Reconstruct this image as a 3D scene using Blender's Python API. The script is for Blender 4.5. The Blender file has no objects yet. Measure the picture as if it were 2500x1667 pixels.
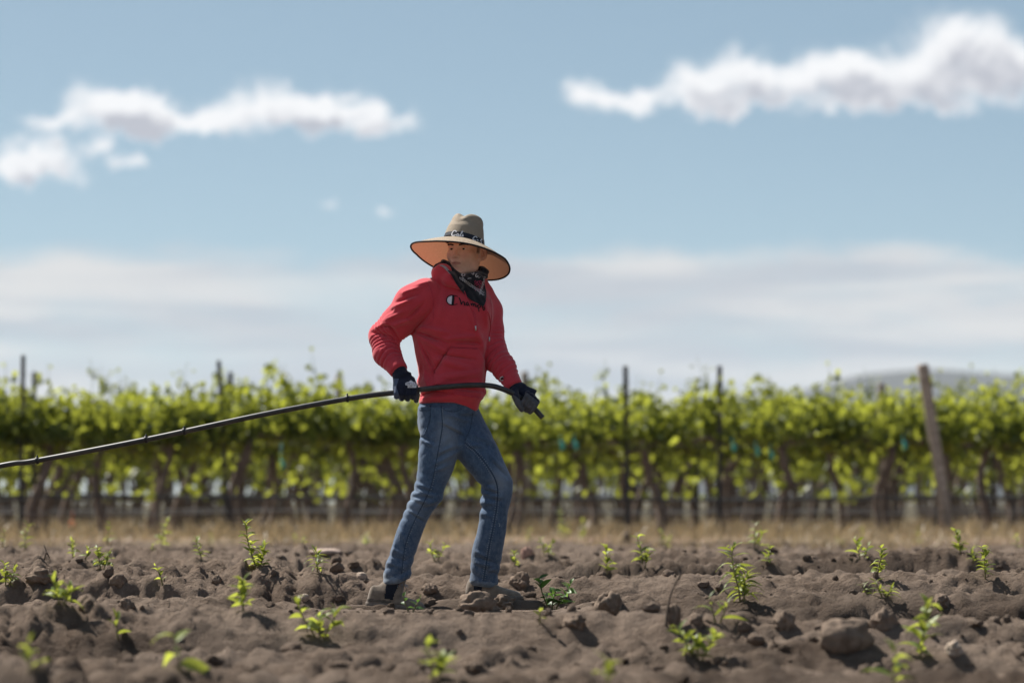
import bpy, math, random
import numpy as np
from mathutils import Vector, Matrix
from mathutils.bvhtree import BVHTree

random.seed(7)
S = bpy.context.scene
COL = S.collection

# ------------------------------------------------------------------ camera
FPX, HZ, DCAM, HCAM = 13889.0, 1222.0, 26.4, 0.433   # focal length in photo pixels, horizon row, metres to the worker, lens height
PITCH = math.atan((HZ - 833.5) / FPX)
cam = bpy.data.objects.new('camera', bpy.data.cameras.new('camera'))
COL.objects.link(cam)
cam.location = (0, -DCAM, HCAM)
cam.rotation_euler = (math.pi / 2 + PITCH, 0, 0)
cam.data.lens = 200
cam.data.sensor_width = 36
cam.data.clip_start = 0.5
cam.data.clip_end = 60000
cam.data.dof.use_dof = True
cam.data.dof.focus_distance = DCAM
cam.data.dof.aperture_fstop = 3.6
S.camera = cam

# ------------------------------------------------------------------ sun, sky, exposure
SUN_AZ, SUN_EL = math.radians(-48), math.radians(50)          # azimuth from +Y (away from the camera), positive to the right
sun_dir = Vector((math.sin(SUN_AZ) * math.cos(SUN_EL), math.cos(SUN_AZ) * math.cos(SUN_EL), math.sin(SUN_EL)))
sun = bpy.data.objects.new('sun', bpy.data.lights.new('sun', 'SUN'))
COL.objects.link(sun)
sun.data.energy = 5.0
sun.data.angle = math.radians(0.55)
sun.data.color = (1.0, 0.95, 0.87)
sun.rotation_euler = (-sun_dir).to_track_quat('-Z', 'Y').to_euler()

S.view_settings.view_transform = 'Standard'
S.view_settings.look = 'None'
S.view_settings.gamma = 1
S.view_settings.use_curve_mapping = False
S.view_settings.exposure = 0.80
S.render.engine = 'CYCLES'
S.cycles.use_denoising = True
S.cycles.max_bounces = 8
S.cycles.transparent_max_bounces = 8
S.render.film_transparent = False


class NT:
    """small helper to write shader node trees"""
    def __init__(self, tree):
        self.t = tree
    def n(self, kind, **kw):
        nd = self.t.nodes.new(kind)
        for k, v in kw.items():
            setattr(nd, k, v)
        return nd
    def link(self, a, b):
        self.t.links.new(a, b)
    def put(self, sock, v):
        if isinstance(v, bpy.types.NodeSocket):
            self.link(v, sock)
        elif v is not None:
            sock.default_value = v
    def math(self, op, a, b=None, c=None, clamp=False):
        nd = self.n('ShaderNodeMath', operation=op, use_clamp=clamp)
        for i, v in enumerate((a, b, c)):
            if v is not None:
                self.put(nd.inputs[i], v)
        return nd.outputs[0]
    def vmath(self, op, a, b=None, scale=None):
        nd = self.n('ShaderNodeVectorMath', operation=op)
        self.put(nd.inputs[0], a)
        if b is not None:
            self.put(nd.inputs[1], b)
        if scale is not None:
            self.put(nd.inputs['Scale'], scale)
        return nd.outputs['Value'] if op in ('LENGTH', 'DOT_PRODUCT', 'DISTANCE') else nd.outputs[0]
    def rng(self, v, a, b, c=0.0, d=1.0, smooth=True):
        nd = self.n('ShaderNodeMapRange', interpolation_type='SMOOTHSTEP' if smooth else 'LINEAR')
        self.put(nd.inputs[0], v)
        for i, x in zip((1, 2, 3, 4), (a, b, c, d)):
            self.put(nd.inputs[i], x)
        return nd.outputs[0]
    def mix(self, f, a, b, mode='MIX'):
        nd = self.n('ShaderNodeMix', data_type='RGBA', blend_type=mode)
        self.put(nd.inputs[0], f)
        for i, v in ((6, a), (7, b)):
            if isinstance(v, tuple) and len(v) == 3:
                v = v + (1,)
            self.put(nd.inputs[i], v)
        return nd.outputs[2]
    def noise(self, vec, scale, detail=4.0, rough=0.55, dist=0.0, dims='3D'):
        nd = self.n('ShaderNodeTexNoise', noise_dimensions=dims)
        if vec is not None:
            self.link(vec, nd.inputs['Vector'])
        nd.inputs['Scale'].default_value = scale
        nd.inputs['Detail'].default_value = detail
        nd.inputs['Roughness'].default_value = rough
        nd.inputs['Distortion'].default_value = dist
        return nd.outputs[0]
    def xyz(self, x, y, z):
        nd = self.n('ShaderNodeCombineXYZ')
        for i, v in enumerate((x, y, z)):
            self.put(nd.inputs[i], v)
        return nd.outputs[0]
    def sep(self, v):
        nd = self.n('ShaderNodeSeparateXYZ')
        self.link(v, nd.inputs[0])
        return nd.outputs


world = bpy.data.worlds.new('World')
S.world = world
world.use_nodes = True
world.node_tree.nodes.clear()
SKY_STRENGTH = 0.067


def deg(px, py):
    """direction of a cloud feature: degrees right of +Y, degrees above the horizon"""
    return math.degrees(math.atan((px - 1250) / FPX)), math.degrees(math.atan((HZ - py) / FPX))


def cloud_group():
    """heap clouds: a sum of lobes standing at their places in the sky, broken up by noise"""
    g = bpy.data.node_groups.new('cloud_density', 'ShaderNodeTree')
    g.interface.new_socket('P', in_out='INPUT', socket_type='NodeSocketVector')
    g.interface.new_socket('D', in_out='OUTPUT', socket_type='NodeSocketFloat')
    N = NT(g)
    gi, go = N.n('NodeGroupInput'), N.n('NodeGroupOutput')
    p = gi.outputs[0]
    w1 = N.n('ShaderNodeTexNoise'); w1.inputs['Scale'].default_value = 2.6; w1.inputs['Detail'].default_value = 4.0
    N.link(p, w1.inputs['Vector'])
    off = N.vmath('SCALE', N.vmath('SUBTRACT', w1.outputs['Color'], (0.5, 0.5, 0.5)), scale=0.5)
    w2 = N.n('ShaderNodeTexNoise'); w2.inputs['Scale'].default_value = 9.0; w2.inputs['Detail'].default_value = 4.0
    N.link(p, w2.inputs['Vector'])
    off = N.vmath('ADD', off, N.vmath('SCALE', N.vmath('SUBTRACT', w2.outputs['Color'], (0.5, 0.5, 0.5)), scale=0.22))
    q = N.vmath('ADD', p, off)
    q = N.vmath('MULTIPLY', q, (1, 1, 0))
    lobes = [  # px, py, rx, ry in photo pixels
        (230, 268, 95, 62), (330, 285, 110, 48), (120, 302, 90, 24), (440, 305, 120, 34), (640, 262, 120, 62),
        (540, 285, 110, 45), (760, 268, 100, 52), (880, 268, 75, 45), (950, 292, 75, 30),
        (110, 370, 90, 40), (40, 420, 110, 40), (160, 420, 80, 36), (240, 365, 60, 28), (310, 405, 60, 20), (60, 400, 90, 55), (330, 262, 90, 40), (740, 285, 130, 40),
        (810, 500, 22, 12), (930, 508, 45, 15),
        (1440, 220, 70, 40), (1540, 240, 120, 36), (1690, 215, 90, 62), (1800, 190, 90, 66), (1900, 205, 110, 60),
        (2020, 180, 120, 70), (2150, 175, 130, 70), (2290, 115, 110, 82), (2400, 130, 110, 90), (2480, 180, 90, 85),
        (2300, 215, 170, 50), (2100, 245, 120, 30), (2330, 270, 75, 18), (1800, 255, 160, 24), (2200, 245, 120, 32)]
    acc = None
    for px, py, rx, ry in lobes:
        cx, cy = deg(px, py)
        k = 180 / math.pi / FPX
        d = N.vmath('LENGTH', N.vmath('MULTIPLY', N.vmath('SUBTRACT', q, (cx, cy, 0)), (1 / (rx * k * 1.25), 1 / (ry * k * 1.5), 0)))
        v = N.rng(d, 1.0, 0.0, 0.0, 1.0)
        wt = 0.75 if rx < 50 else 0.85 if py > 350 else 0.85 if (py > 240 and px > 1700) else 1.0
        v = N.math('MULTIPLY', v, wt)
        acc = v if acc is None else N.math('ADD', acc, v)
    n2 = N.noise(p, 5.0, 6.0, 0.6)
    body = N.math('MULTIPLY', acc, N.rng(n2, 0.2, 0.8, 0.55, 1.45, False))
    # the same kind of cloud, thinly strewn over the rest of the sky
    N.link(body, go.inputs[0])
    return g


def build_world():
    N = NT(world.node_tree)
    out = N.n('ShaderNodeOutputWorld')
    tc = N.n('ShaderNodeTexCoord')
    d = tc.outputs['Generated']
    x, y, z = N.sep(d)[:3]
    # the clear air above the dusty layer: looked up higher in the dome, so that the blue deepens quickly with height
    zz = N.math('ADD', N.math('MULTIPLY', N.math('MAXIMUM', z, 0.0), 4.0), 0.05)
    sky = N.n('ShaderNodeTexSky')
    sky.sky_type = 'NISHITA'
    sky.sun_disc = False
    sky.sun_elevation = SUN_EL
    sky.sun_rotation = SUN_AZ
    sky.altitude = 300
    sky.air_density = 1.0
    sky.dust_density = 1.0
    sky.ozone_density = 1.0
    N.link(N.vmath('NORMALIZE', N.xyz(x, y, zz)), sky.inputs['Vector'])
    az = N.math('MULTIPLY', N.math('ARCTAN2', x, y), 180 / math.pi)
    el = N.math('MULTIPLY', N.math('ARCSINE', z), 180 / math.pi)
    p = N.xyz(az, el, 0.37)
    # thin layered cloud low over the horizon, all the way round
    ps = N.xyz(N.math('MULTIPLY', az, 0.26), N.math('MULTIPLY', el, 1.05), 3.1)
    s1 = N.noise(ps, 1.3, 5.0, 0.55, 0.3)
    band = N.math('MULTIPLY', N.rng(N.math('ADD', el, N.math('MULTIPLY', N.math('SUBTRACT', N.noise(N.xyz(N.math('MULTIPLY', az, 0.5), N.math('MULTIPLY', el, 1.2), 7.0), 1.6, 4.0), 0.5), 0.7)), 2.62, 2.32), N.rng(el, -0.2, 0.9, 0.55, 1.0))
    lay = N.math('MULTIPLY', N.rng(s1, 0.30, 0.56, 0.45, 1.0), band)
    s2 = N.noise(N.xyz(N.math('MULTIPLY', az, 0.16), N.math('MULTIPLY', el, 1.7), 9.0), 1.7, 6.0, 0.6, 0.4)
    lay_col = N.mix(N.rng(s2, 0.35, 0.65), (4.7, 4.95, 5.4), (7.2, 7.0, 6.8))
    clear = N.mix(1.0, sky.outputs[0], (1.03, 1.07, 0.90), 'MULTIPLY')
    c = N.mix(N.math('MULTIPLY', lay, 0.95), clear, lay_col)
    # heap clouds
    g = cloud_group()
    def dens(off):
        gn = N.n('ShaderNodeGroup'); gn.node_tree = g
        N.link(N.vmath('ADD', p, off), gn.inputs[0])
        return gn.outputs[0]
    d0, d1 = dens((0, 0, 0)), dens((-0.10, 0.20, 0))
    alpha = N.rng(d0, 0.03, 1.08)
    shade = N.rng(N.math('MULTIPLY', d1, N.rng(d0, 0.2, 0.9)), 0.35, 1.45)
    ccol = N.mix(shade, (9.0, 8.95, 9.0), (4.6, 4.65, 5.2))
    c = N.mix(N.math('MULTIPLY', alpha, 0.96), c, ccol)
    # loose fair-weather clouds over the unseen dome above the frame, thickened for fill light
    zc = N.math('MAXIMUM', z, 0.03)
    pc = N.xyz(N.math('DIVIDE', x, zc), N.math('DIVIDE', y, zc), 1.7)
    hi = N.math('MULTIPLY', N.rng(N.noise(pc, 0.9, 5.0, 0.55), 0.48, 0.66), N.rng(z, 0.10, 0.22))
    c = N.mix(N.math('MULTIPLY', hi, 0.8), c, (8.0, 8.0, 8.2))
    bg = N.n('ShaderNodeBackground')
    N.link(c, bg.inputs[0])
    bg.inputs[1].default_value = SKY_STRENGTH
    N.link(bg.outputs[0], out.inputs[0])


build_world()

# ------------------------------------------------------------------ helpers
def P(px, py, Y):
    """the point on the plane y = Y seen at photo pixel (px, py): used once, to measure places and sizes off the photograph"""
    vx, vy, vz = (px - 1250) / FPX, (833.5 - py) / FPX, -1.0
    c, s = math.cos(PITCH + math.pi / 2), math.sin(PITCH + math.pi / 2)
    dy, dz = vy * c - vz * s, vy * s + vz * c
    t = (Y + DCAM) / dy
    return Vector((vx * t, Y, HCAM + dz * t))


def _hash(i, j, k, seed):
    h = (i * 374761393 + j * 668265263 + k * 2147483647 + seed * 974711) & 0xFFFFFFFF
    h = ((h ^ (h >> 13)) * 1274126177) & 0xFFFFFFFF
    h = ((h ^ (h >> 16)) * 2246822519) & 0xFFFFFFFF
    return ((h ^ (h >> 15)) & 0xFFFF) / 65535.0


def vnoise(x, y, z=None, seed=0):
    """smooth value noise in [-1, 1]"""
    x = np.asarray(x, float); y = np.asarray(y, float)
    xi, yi = np.floor(x).astype(np.int64), np.floor(y).astype(np.int64)
    fx, fy = x - xi, y - yi
    ux, uy = fx * fx * (3 - 2 * fx), fy * fy * (3 - 2 * fy)
    def layer(k):
        a, b = _hash(xi, yi, k, seed), _hash(xi + 1, yi, k, seed)
        c, d = _hash(xi, yi + 1, k, seed), _hash(xi + 1, yi + 1, k, seed)
        return (a + (b - a) * ux) * (1 - uy) + (c + (d - c) * ux) * uy
    if z is None:
        return layer(0) * 2 - 1
    z = np.asarray(z, float)
    zi = np.floor(z).astype(np.int64)
    fz = z - zi
    uz = fz * fz * (3 - 2 * fz)
    return (layer(zi) * (1 - uz) + layer(zi + 1) * uz) * 2 - 1


def fbm(x, y, z=None, octaves=4, gain=0.5, seed=0):
    a, s, t = 1.0, 0.0, 0.0
    for o in range(octaves):
        f = 2.03 ** o
        s = s + a * vnoise(x * f + 17.3 * o, y * f - 9.1 * o, None if z is None else z * f + 3.7 * o, seed + o)
        t += a
        a *= gain
    return s / t


def make_mesh(name, verts, faces, smooth=True, mats=None, mat_idx=None):
    """verts (n,3) array, faces list or (m,k) array"""
    me = bpy.data.meshes.new(name)
    verts = np.asarray(verts, np.float32)
    if isinstance(faces, np.ndarray):
        m, k = faces.shape
        me.vertices.add(len(verts)); me.vertices.foreach_set('co', verts.ravel())
        me.loops.add(m * k); me.loops.foreach_set('vertex_index', faces.astype(np.int32).ravel())
        me.polygons.add(m)
        me.polygons.foreach_set('loop_start', np.arange(0, m * k, k, dtype=np.int32))
        me.update(calc_edges=True)
        me.validate()
    else:
        me.from_pydata([tuple(map(float, v)) for v in verts], [], faces)
        me.update()
    for mt in (mats or []):
        me.materials.append(mt)
    if mat_idx is not None:
        me.polygons.foreach_set('material_index', np.asarray(mat_idx, np.int32))
    me.polygons.foreach_set('use_smooth', np.full(len(me.polygons), smooth))
    me.update()
    return me


def link(name, data, parent=None, loc=None):
    o = bpy.data.objects.new(name, data)
    COL.objects.link(o)
    if parent is not None:
        o.parent = parent
    if loc is not None:
        o.location = loc
    return o


def tag(o, label=None, cat=None, group=None, kind=None):
    for k, v in (('label', label), ('category', cat), ('group', group), ('kind', kind)):
        if v:
            o[k] = v
    return o


class MB:
    """collects tubes, boxes and loose faces into one mesh"""
    def __init__(self):
        self.v, self.f = [], []
    def add(self, vs, fs):
        b = len(self.v)
        self.v += [tuple(v) for v in vs]
        self.f += [tuple(b + i for i in f) for f in fs]
    def tube(self, pts, rad, sides=8, caps=True, wob=0.0):
        pts = [Vector(p) for p in pts]
        n = len(pts)
        rads = rad if isinstance(rad, (list, tuple)) else [rad] * n
        vs, fs = [], []
        up = None
        for i, p in enumerate(pts):
            t = (pts[min(i + 1, n - 1)] - pts[max(i - 1, 0)]).normalized()
            if up is None:
                up = t.orthogonal().normalized()
            up = (up - t * up.dot(t)).normalized()
            sd = t.cross(up)
            for k in range(sides):
                a = 2 * math.pi * k / sides
                r = rads[i] * (1 + wob * (random.random() - 0.5))
                vs.append(p + up * math.cos(a) * r + sd * math.sin(a) * r)
        for i in range(n - 1):
            for k in range(sides):
                k2 = (k + 1) % sides
                fs.append((i * sides + k, i * sides + k2, (i + 1) * sides + k2, (i + 1) * sides + k))
        if caps:
            fs.append(tuple(range(sides - 1, -1, -1)))
            fs.append(tuple((n - 1) * sides + k for k in range(sides)))
        self.add(vs, fs)
    def mesh(self, name, mat, smooth=True):
        return make_mesh(name, self.v, self.f, smooth, [mat] if mat else None)


def spline(pts, n):
    """Catmull-Rom through pts, n samples"""
    A = np.array([tuple(p) for p in pts], float)
    A = np.vstack([2 * A[0] - A[1], A, 2 * A[-1] - A[-2]])
    m = len(A) - 3
    out = []
    for t in np.linspace(0, m - 1e-9, n):
        i = int(t); u = t - i
        p0, p1, p2, p3 = A[i:i + 4]
        out.append(0.5 * ((2 * p1) + (-p0 + p2) * u + (2 * p0 - 5 * p1 + 4 * p2 - p3) * u * u + (-p0 + 3 * p1 - 3 * p2 + p3) * u ** 3))
    return np.array(out)


def material(name, build, rough=0.9, spec=0.2):
    m = bpy.data.materials.new(name)
    m.use_nodes = True
    N = NT(m.node_tree)
    b = m.node_tree.nodes['Principled BSDF']
    b.inputs['Roughness'].default_value = rough
    b.inputs['Specular IOR Level'].default_value = spec
    build(N, b)
    return m


def plain(name, col, rough=0.85, spec=0.2, var=0.25, scale=60.0, bump=0.0, bump_scale=300.0, metallic=0.0, sheen=0.0):
    def build(N, b):
        co = N.n('ShaderNodeTexCoord').outputs['Object']
        n = N.noise(co, scale, 5.0, 0.6)
        lo = tuple(c * (1 - var) for c in col); hi = tuple(c * (1 + var) for c in col)
        N.link(N.mix(N.rng(n, 0.3, 0.7), lo, hi), b.inputs['Base Color'])
        b.inputs['Metallic'].default_value = metallic
        if sheen:
            b.inputs['Sheen Weight'].default_value = sheen
        if bump:
            bp = N.n('ShaderNodeBump'); bp.inputs['Strength'].default_value = bump; bp.inputs['Distance'].default_value = 0.003
            N.link(N.noise(co, bump_scale, 3.0, 0.6), bp.inputs['Height'])
            N.link(bp.outputs[0], b.inputs['Normal'])
    return material(name, build, rough, spec)


def leaf_material(name, dark, light, trans, tfac=0.5):
    """thin leaf: reflects green, lets yellow-green light through; each leaf has its own tint in the attribute 'tint'"""
    m = bpy.data.materials.new(name)
    m.use_nodes = True
    N = NT(m.node_tree)
    N.t.nodes.clear()
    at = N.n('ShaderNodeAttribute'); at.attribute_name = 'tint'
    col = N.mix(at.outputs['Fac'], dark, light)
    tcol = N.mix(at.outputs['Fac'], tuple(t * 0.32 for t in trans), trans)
    df = N.n('ShaderNodeBsdfPrincipled')
    df.inputs['Roughness'].default_value = 0.45
    df.inputs['Specular IOR Level'].default_value = 0.35
    N.link(col, df.inputs['Base Color'])
    tr = N.n('ShaderNodeBsdfTranslucent')
    N.link(tcol, tr.inputs[0])
    mx = N.n('ShaderNodeMixShader')
    mx.inputs[0].default_value = tfac
    N.link(df.outputs[0], mx.inputs[1]); N.link(tr.outputs[0], mx.inputs[2])
    out = N.n('ShaderNodeOutputMaterial')
    N.link(mx.outputs[0], out.inputs[0])
    return m


def set_tint(me, vals):
    at = me.attributes.new('tint', 'FLOAT', 'FACE')
    at.data.foreach_set('value', np.asarray(vals, np.float32))

# ------------------------------------------------------------------ the field: one sheet from behind the camera to the horizon
CRESTS = [(9.0, 1900), (11.2, 1780), (13.2, 1690), (15.2, 1640), (17.8, 1592), (20.8, 1545), (24.3, 1490), (28.7, 1408),
          (32.6, 1377), (36.8, 1354), (41.2, 1342), (45.6, 1334), (50.2, 1328), (55.0, 1322)]   # metres from the lens, photo row of the crest
_cy, _cz = [], []
for i, (dd, yy) in enumerate(CRESTS):
    z = HCAM - (yy - HZ) * dd / FPX
    _cy.append(dd - DCAM); _cz.append(z)
    if i + 1 < len(CRESTS):
        d2, y2 = CRESTS[i + 1]
        z2 = HCAM - (y2 - HZ) * d2 / FPX
        _cy.append((dd + d2) / 2 - DCAM); _cz.append(min(z, z2) - 0.15)
_cy = np.array([-80.0, -30.0] + _cy + [31.0, 33.0, 200.0, 40000.0])
_cz = np.array([-0.25, -0.25] + _cz + [0.045, 0.05, 0.0, 0.0])


def base_profile(y):
    i = np.clip(np.searchsorted(_cy, y) - 1, 0, len(_cy) - 2)
    u = np.clip((y - _cy[i]) / (_cy[i + 1] - _cy[i]), 0, 1)
    u = u * u * (3 - 2 * u)
    return _cz[i] * (1 - u) + _cz[i + 1] * u


FIELD_END = 29.5
rng = np.random.default_rng(11)
_nc = 7000
CLOD_X = rng.uniform(-7, 7, _nc); CLOD_Y = rng.uniform(-15, 29, _nc)
CLOD_R = 0.016 + 0.045 * rng.random(_nc) ** 4; CLOD_H = CLOD_R * rng.uniform(0.45, 0.95, _nc)


def soil_z(x, y, fine=True):
    x = np.asarray(x, float); y = np.asarray(y, float)
    near = 1 / (1 + np.exp((np.abs(x) - 40) / 8)) * (1 / (1 + np.exp((y - FIELD_END - 0.4) / 0.35)))
    yw = y + near * (0.40 * vnoise(x * 0.22, y * 0.12, seed=3) + 0.07 * vnoise(x * 1.1, y * 0.7, seed=4) + 0.05 * x)
    z = base_profile(yw) - near * (0.09 * np.clip((-y - 5) / 6, 0, 1) + 0.040 + 0.050 * np.clip((y - 4) / 18, 0, 1))
    z = z + near * 0.026 * vnoise(x * 0.35 + 5, y * 0.5, seed=5)
    # cut-up stretches alternate with smooth ones
    cut = np.clip(0.55 + 0.8 * vnoise(x * 0.45 + 3, y * 0.6, seed=8), 0.30, 1.05)
    rel = near * cut
    # secondary furrows between the main ridges
    ph = yw * 4.6 + 1.0 * vnoise(x * 0.35, y * 0.3, seed=9)
    sw = np.sin(ph + 0.75 * np.sin(ph))
    z = z + near * (1 - 0.5 * np.clip((y - 6) / 16, 0, 1)) * 0.17 * (0.66 * sw + 0.20 * (1 - 2 * np.abs(np.cos(ph / 2 + 0.6)))) * (0.80 + 0.35 * vnoise(x * 0.30, y * 0.9, seed=10))
    z = z + near * 0.030 * fbm(x * 0.8, y * 3.4, octaves=3, seed=20)
    if fine:
        z = z + rel * 0.035 * np.maximum(0, fbm(x * 2.2, y * 5.6, octaves=4, gain=0.55, seed=30))
        r1 = 1 - 2 * np.abs(vnoise(x * 9.0 + 0.8 * vnoise(x * 5, y * 5, seed=31), y * 9.0, seed=32))
        z = z + rel * 0.010 * r1
        z = z + (0.35 * near + 0.65 * rel) * 0.056 * (np.abs(vnoise(x * 9, y * 9, seed=40)) + 0.62 * np.abs(vnoise(x * 19 + 3, y * 19, seed=41)) + 0.42 * np.abs(vnoise(x * 37 + 7, y * 37, seed=42)) - 0.55)
        # rake marks running slantwise down the furrow sides
        u, v = x * 0.82 + y * 0.57, -x * 0.57 + y * 0.82
        z = z + near * 0.026 * (np.abs(vnoise(u * 1.3, v * 9.0, seed=50)) - 0.35) * np.clip(1.1 - cut, 0.2, 1)
    # trodden down where the worker stands and just before his feet
    fx = np.clip(1.0 - np.abs(x + 0.33) / 0.95, 0, 1); fx = fx * fx * (3 - 2 * fx)
    cap = HCAM - (1484.0 + 10 * np.clip((-y - 0.6) / 1.5, 0, 1) - HZ) * (y + DCAM) / FPX
    lim = np.where((y > -7.5) & (y < 0.10), np.maximum(0, z - cap), 0)
    z = z - lim * np.minimum(1, fx * 2.2) * np.clip((y + 7.5) / 2.0, 0, 1)
    for ax, ay, bx, by, za, zb in ((-0.68, -0.03, -0.40, -0.07, -0.056, -0.082), (-0.217, 0.045, 0.05, -0.03, -0.031, -0.031)):
        t = np.clip(((x - ax) * (bx - ax) + (y - ay) * (by - ay)) / ((bx - ax) ** 2 + (by - ay) ** 2), 0, 1)
        dd = np.hypot(x - ax - t * (bx - ax), y - ay - t * (by - ay))
        w = np.clip((0.26 - dd) / 0.16, 0, 1); w = w * w * (3 - 2 * w)
        z = z * (1 - w) + (za + (zb - za) * t + 0.006) * w
    return z


def graded(lo, hi, segs):
    """coordinates with the given (end, step) segments inside, growing steps outside"""
    out = [segs[0][0]]
    for end, step in segs[1:]:
        k = max(1, int(round((end - out[-1]) / step)))
        out += list(np.linspace(out[-1], end, k + 1)[1:])
    st = segs[-1][1]
    while out[-1] < hi:
        st *= 1.5
        out.append(out[-1] + st)
    st = segs[1][1]
    while out[0] > lo:
        st *= 1.5
        out.insert(0, out[0] - st)
    return np.array(out)


def build_ground():
    xs = graded(-9400, 9400, [(-7.0, 0), (-3.2, 0.05), (3.2, 0.0170), (7.0, 0.05)])
    ys = graded(-140, 8400, [(-15.0, 0), (-7.0, 0.030), (3.5, 0.0165), (14.0, 0.034), (30.5, 0.06), (50.0, 0.25)])
    xs = np.clip(xs, -14000, 14000); ys = np.clip(ys, -200, 12500)
    X, Y = np.meshgrid(xs, ys)
    Z = soil_z(X.ravel(), Y.ravel()).reshape(X.shape)
    # clods pressed into the surface
    for cx, cy, r, h in zip(CLOD_X, CLOD_Y, CLOD_R, CLOD_H):
        i0, i1 = np.searchsorted(xs, (cx - r * 1.3, cx + r * 1.3)); j0, j1 = np.searchsorted(ys, (cy - r * 1.3, cy + r * 1.3))
        if i1 - i0 < 2 or j1 - j0 < 2:
            continue
        gx, gy = X[j0:j1, i0:i1] - cx, Y[j0:j1, i0:i1] - cy
        a = np.arctan2(gy, gx)
        rr = r * (1 + 0.22 * np.sin(3 * a + cx * 9) + 0.13 * np.sin(5 * a + cy * 7))
        q = np.sqrt(gx * gx + gy * gy) / rr
        Z[j0:j1, i0:i1] = np.maximum(Z[j0:j1, i0:i1], Z[j0:j1, i0:i1].mean() + h * np.sqrt(np.maximum(0, 1 - q * q)) - 0.35 * h) * (q < 1) + Z[j0:j1, i0:i1] * (q >= 1)
    V = np.stack([X.ravel(), Y.ravel(), Z.ravel()], 1)
    nx, ny = len(xs), len(ys)
    idx = np.arange(nx * ny).reshape(ny, nx)
    F = np.stack([idx[:-1, :-1], idx[:-1, 1:], idx[1:, 1:], idx[1:, :-1]], -1).reshape(-1, 4)
    def build(N, b):
        g = N.n('ShaderNodeNewGeometry').outputs['Position']
        x, y, z = N.sep(g)[:3]
        n1 = N.noise(g, 1.6, 6.0, 0.6); n2 = N.noise(g, 14.0, 6.0, 0.65); n3 = N.noise(g, 120.0, 4.0, 0.6)
        soil = N.mix(N.rng(n2, 0.25, 0.75), (0.120, 0.087, 0.066), (0.220, 0.166, 0.128))
        moist_shade = N.noise(N.vmath('MULTIPLY', g, (0.30, 1.5, 1.0)), 1.0, 6.0, 0.66)
        soil = N.mix(N.rng(moist_shade, 0.47, 0.60, 0.0, 0.80), soil, (0.056, 0.039, 0.029))  # dark bands: moist earth, plus shade of furrow sides put into the colour
        soil = N.mix(N.rng(n1, 0.35, 0.7, 0.0, 0.55), soil, (0.255, 0.200, 0.160))
        soil = N.mix(N.rng(n3, 0.62, 0.8, 0.0, 0.4), soil, (0.27, 0.21, 0.165))
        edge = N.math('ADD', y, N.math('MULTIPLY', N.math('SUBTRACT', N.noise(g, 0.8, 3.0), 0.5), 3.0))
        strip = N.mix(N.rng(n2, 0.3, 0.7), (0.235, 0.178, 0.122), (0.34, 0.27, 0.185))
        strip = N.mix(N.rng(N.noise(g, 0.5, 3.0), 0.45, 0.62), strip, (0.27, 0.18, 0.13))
        between = N.mix(N.rng(n1, 0.35, 0.65), (0.105, 0.080, 0.060), (0.125, 0.105, 0.066))  # bare soil and weeds, darkened to paint in the shade under the vines
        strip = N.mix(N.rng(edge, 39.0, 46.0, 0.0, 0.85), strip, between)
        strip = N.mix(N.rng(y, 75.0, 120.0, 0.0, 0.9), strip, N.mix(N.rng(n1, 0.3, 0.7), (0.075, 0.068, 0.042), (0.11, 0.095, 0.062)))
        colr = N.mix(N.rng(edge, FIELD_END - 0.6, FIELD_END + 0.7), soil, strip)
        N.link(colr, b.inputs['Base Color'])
        bp = N.n('ShaderNodeBump'); bp.inputs['Strength'].default_value = 0.9; bp.inputs['Distance'].default_value = 0.03
        hb = N.math('ADD', N.noise(g, 55.0, 6.0, 0.7), N.math('MULTIPLY', n3, 0.45))
        N.link(hb, bp.inputs['Height']); N.link(bp.outputs[0], b.inputs['Normal'])
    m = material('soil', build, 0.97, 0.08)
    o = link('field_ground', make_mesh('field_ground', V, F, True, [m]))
    tag(o, 'ploughed brown field in long furrows with a dry grass strip beyond', kind='structure')
    return o, (xs, ys, Z)


ground, (GX, GY, GZ) = build_ground()


def gz(x, y):
    """height of the finished soil at (x, y)"""
    i = int(np.clip(np.searchsorted(GX, x) - 1, 0, len(GX) - 2)); j = int(np.clip(np.searchsorted(GY, y) - 1, 0, len(GY) - 2))
    u = (x - GX[i]) / (GX[i + 1] - GX[i]); v = (y - GY[j]) / (GY[j + 1] - GY[j])
    return float((GZ[j, i] * (1 - u) + GZ[j, i + 1] * u) * (1 - v) + (GZ[j + 1, i] * (1 - u) + GZ[j + 1, i + 1] * u) * v)


def on_ground(px, py, tmax=33.0):
    """where the line of sight through photo pixel (px, py) first meets the soil"""
    a = P(px, py, -18.0); b = P(px, py, tmax)
    n = 1500
    ts = np.linspace(0, 1, n)
    xs = a.x + (b.x - a.x) * ts; ys = a.y + (b.y - a.y) * ts; zs = a.z + (b.z - a.z) * ts
    i = np.clip(np.searchsorted(GX, xs) - 1, 0, len(GX) - 2); j = np.clip(np.searchsorted(GY, ys) - 1, 0, len(GY) - 2)
    g = GZ[j, i]
    k = np.argmax(zs <= g)
    if zs[k] > g[k]:
        k = n - 1
    return Vector((xs[k], ys[k], gz(xs[k], ys[k])))


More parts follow.
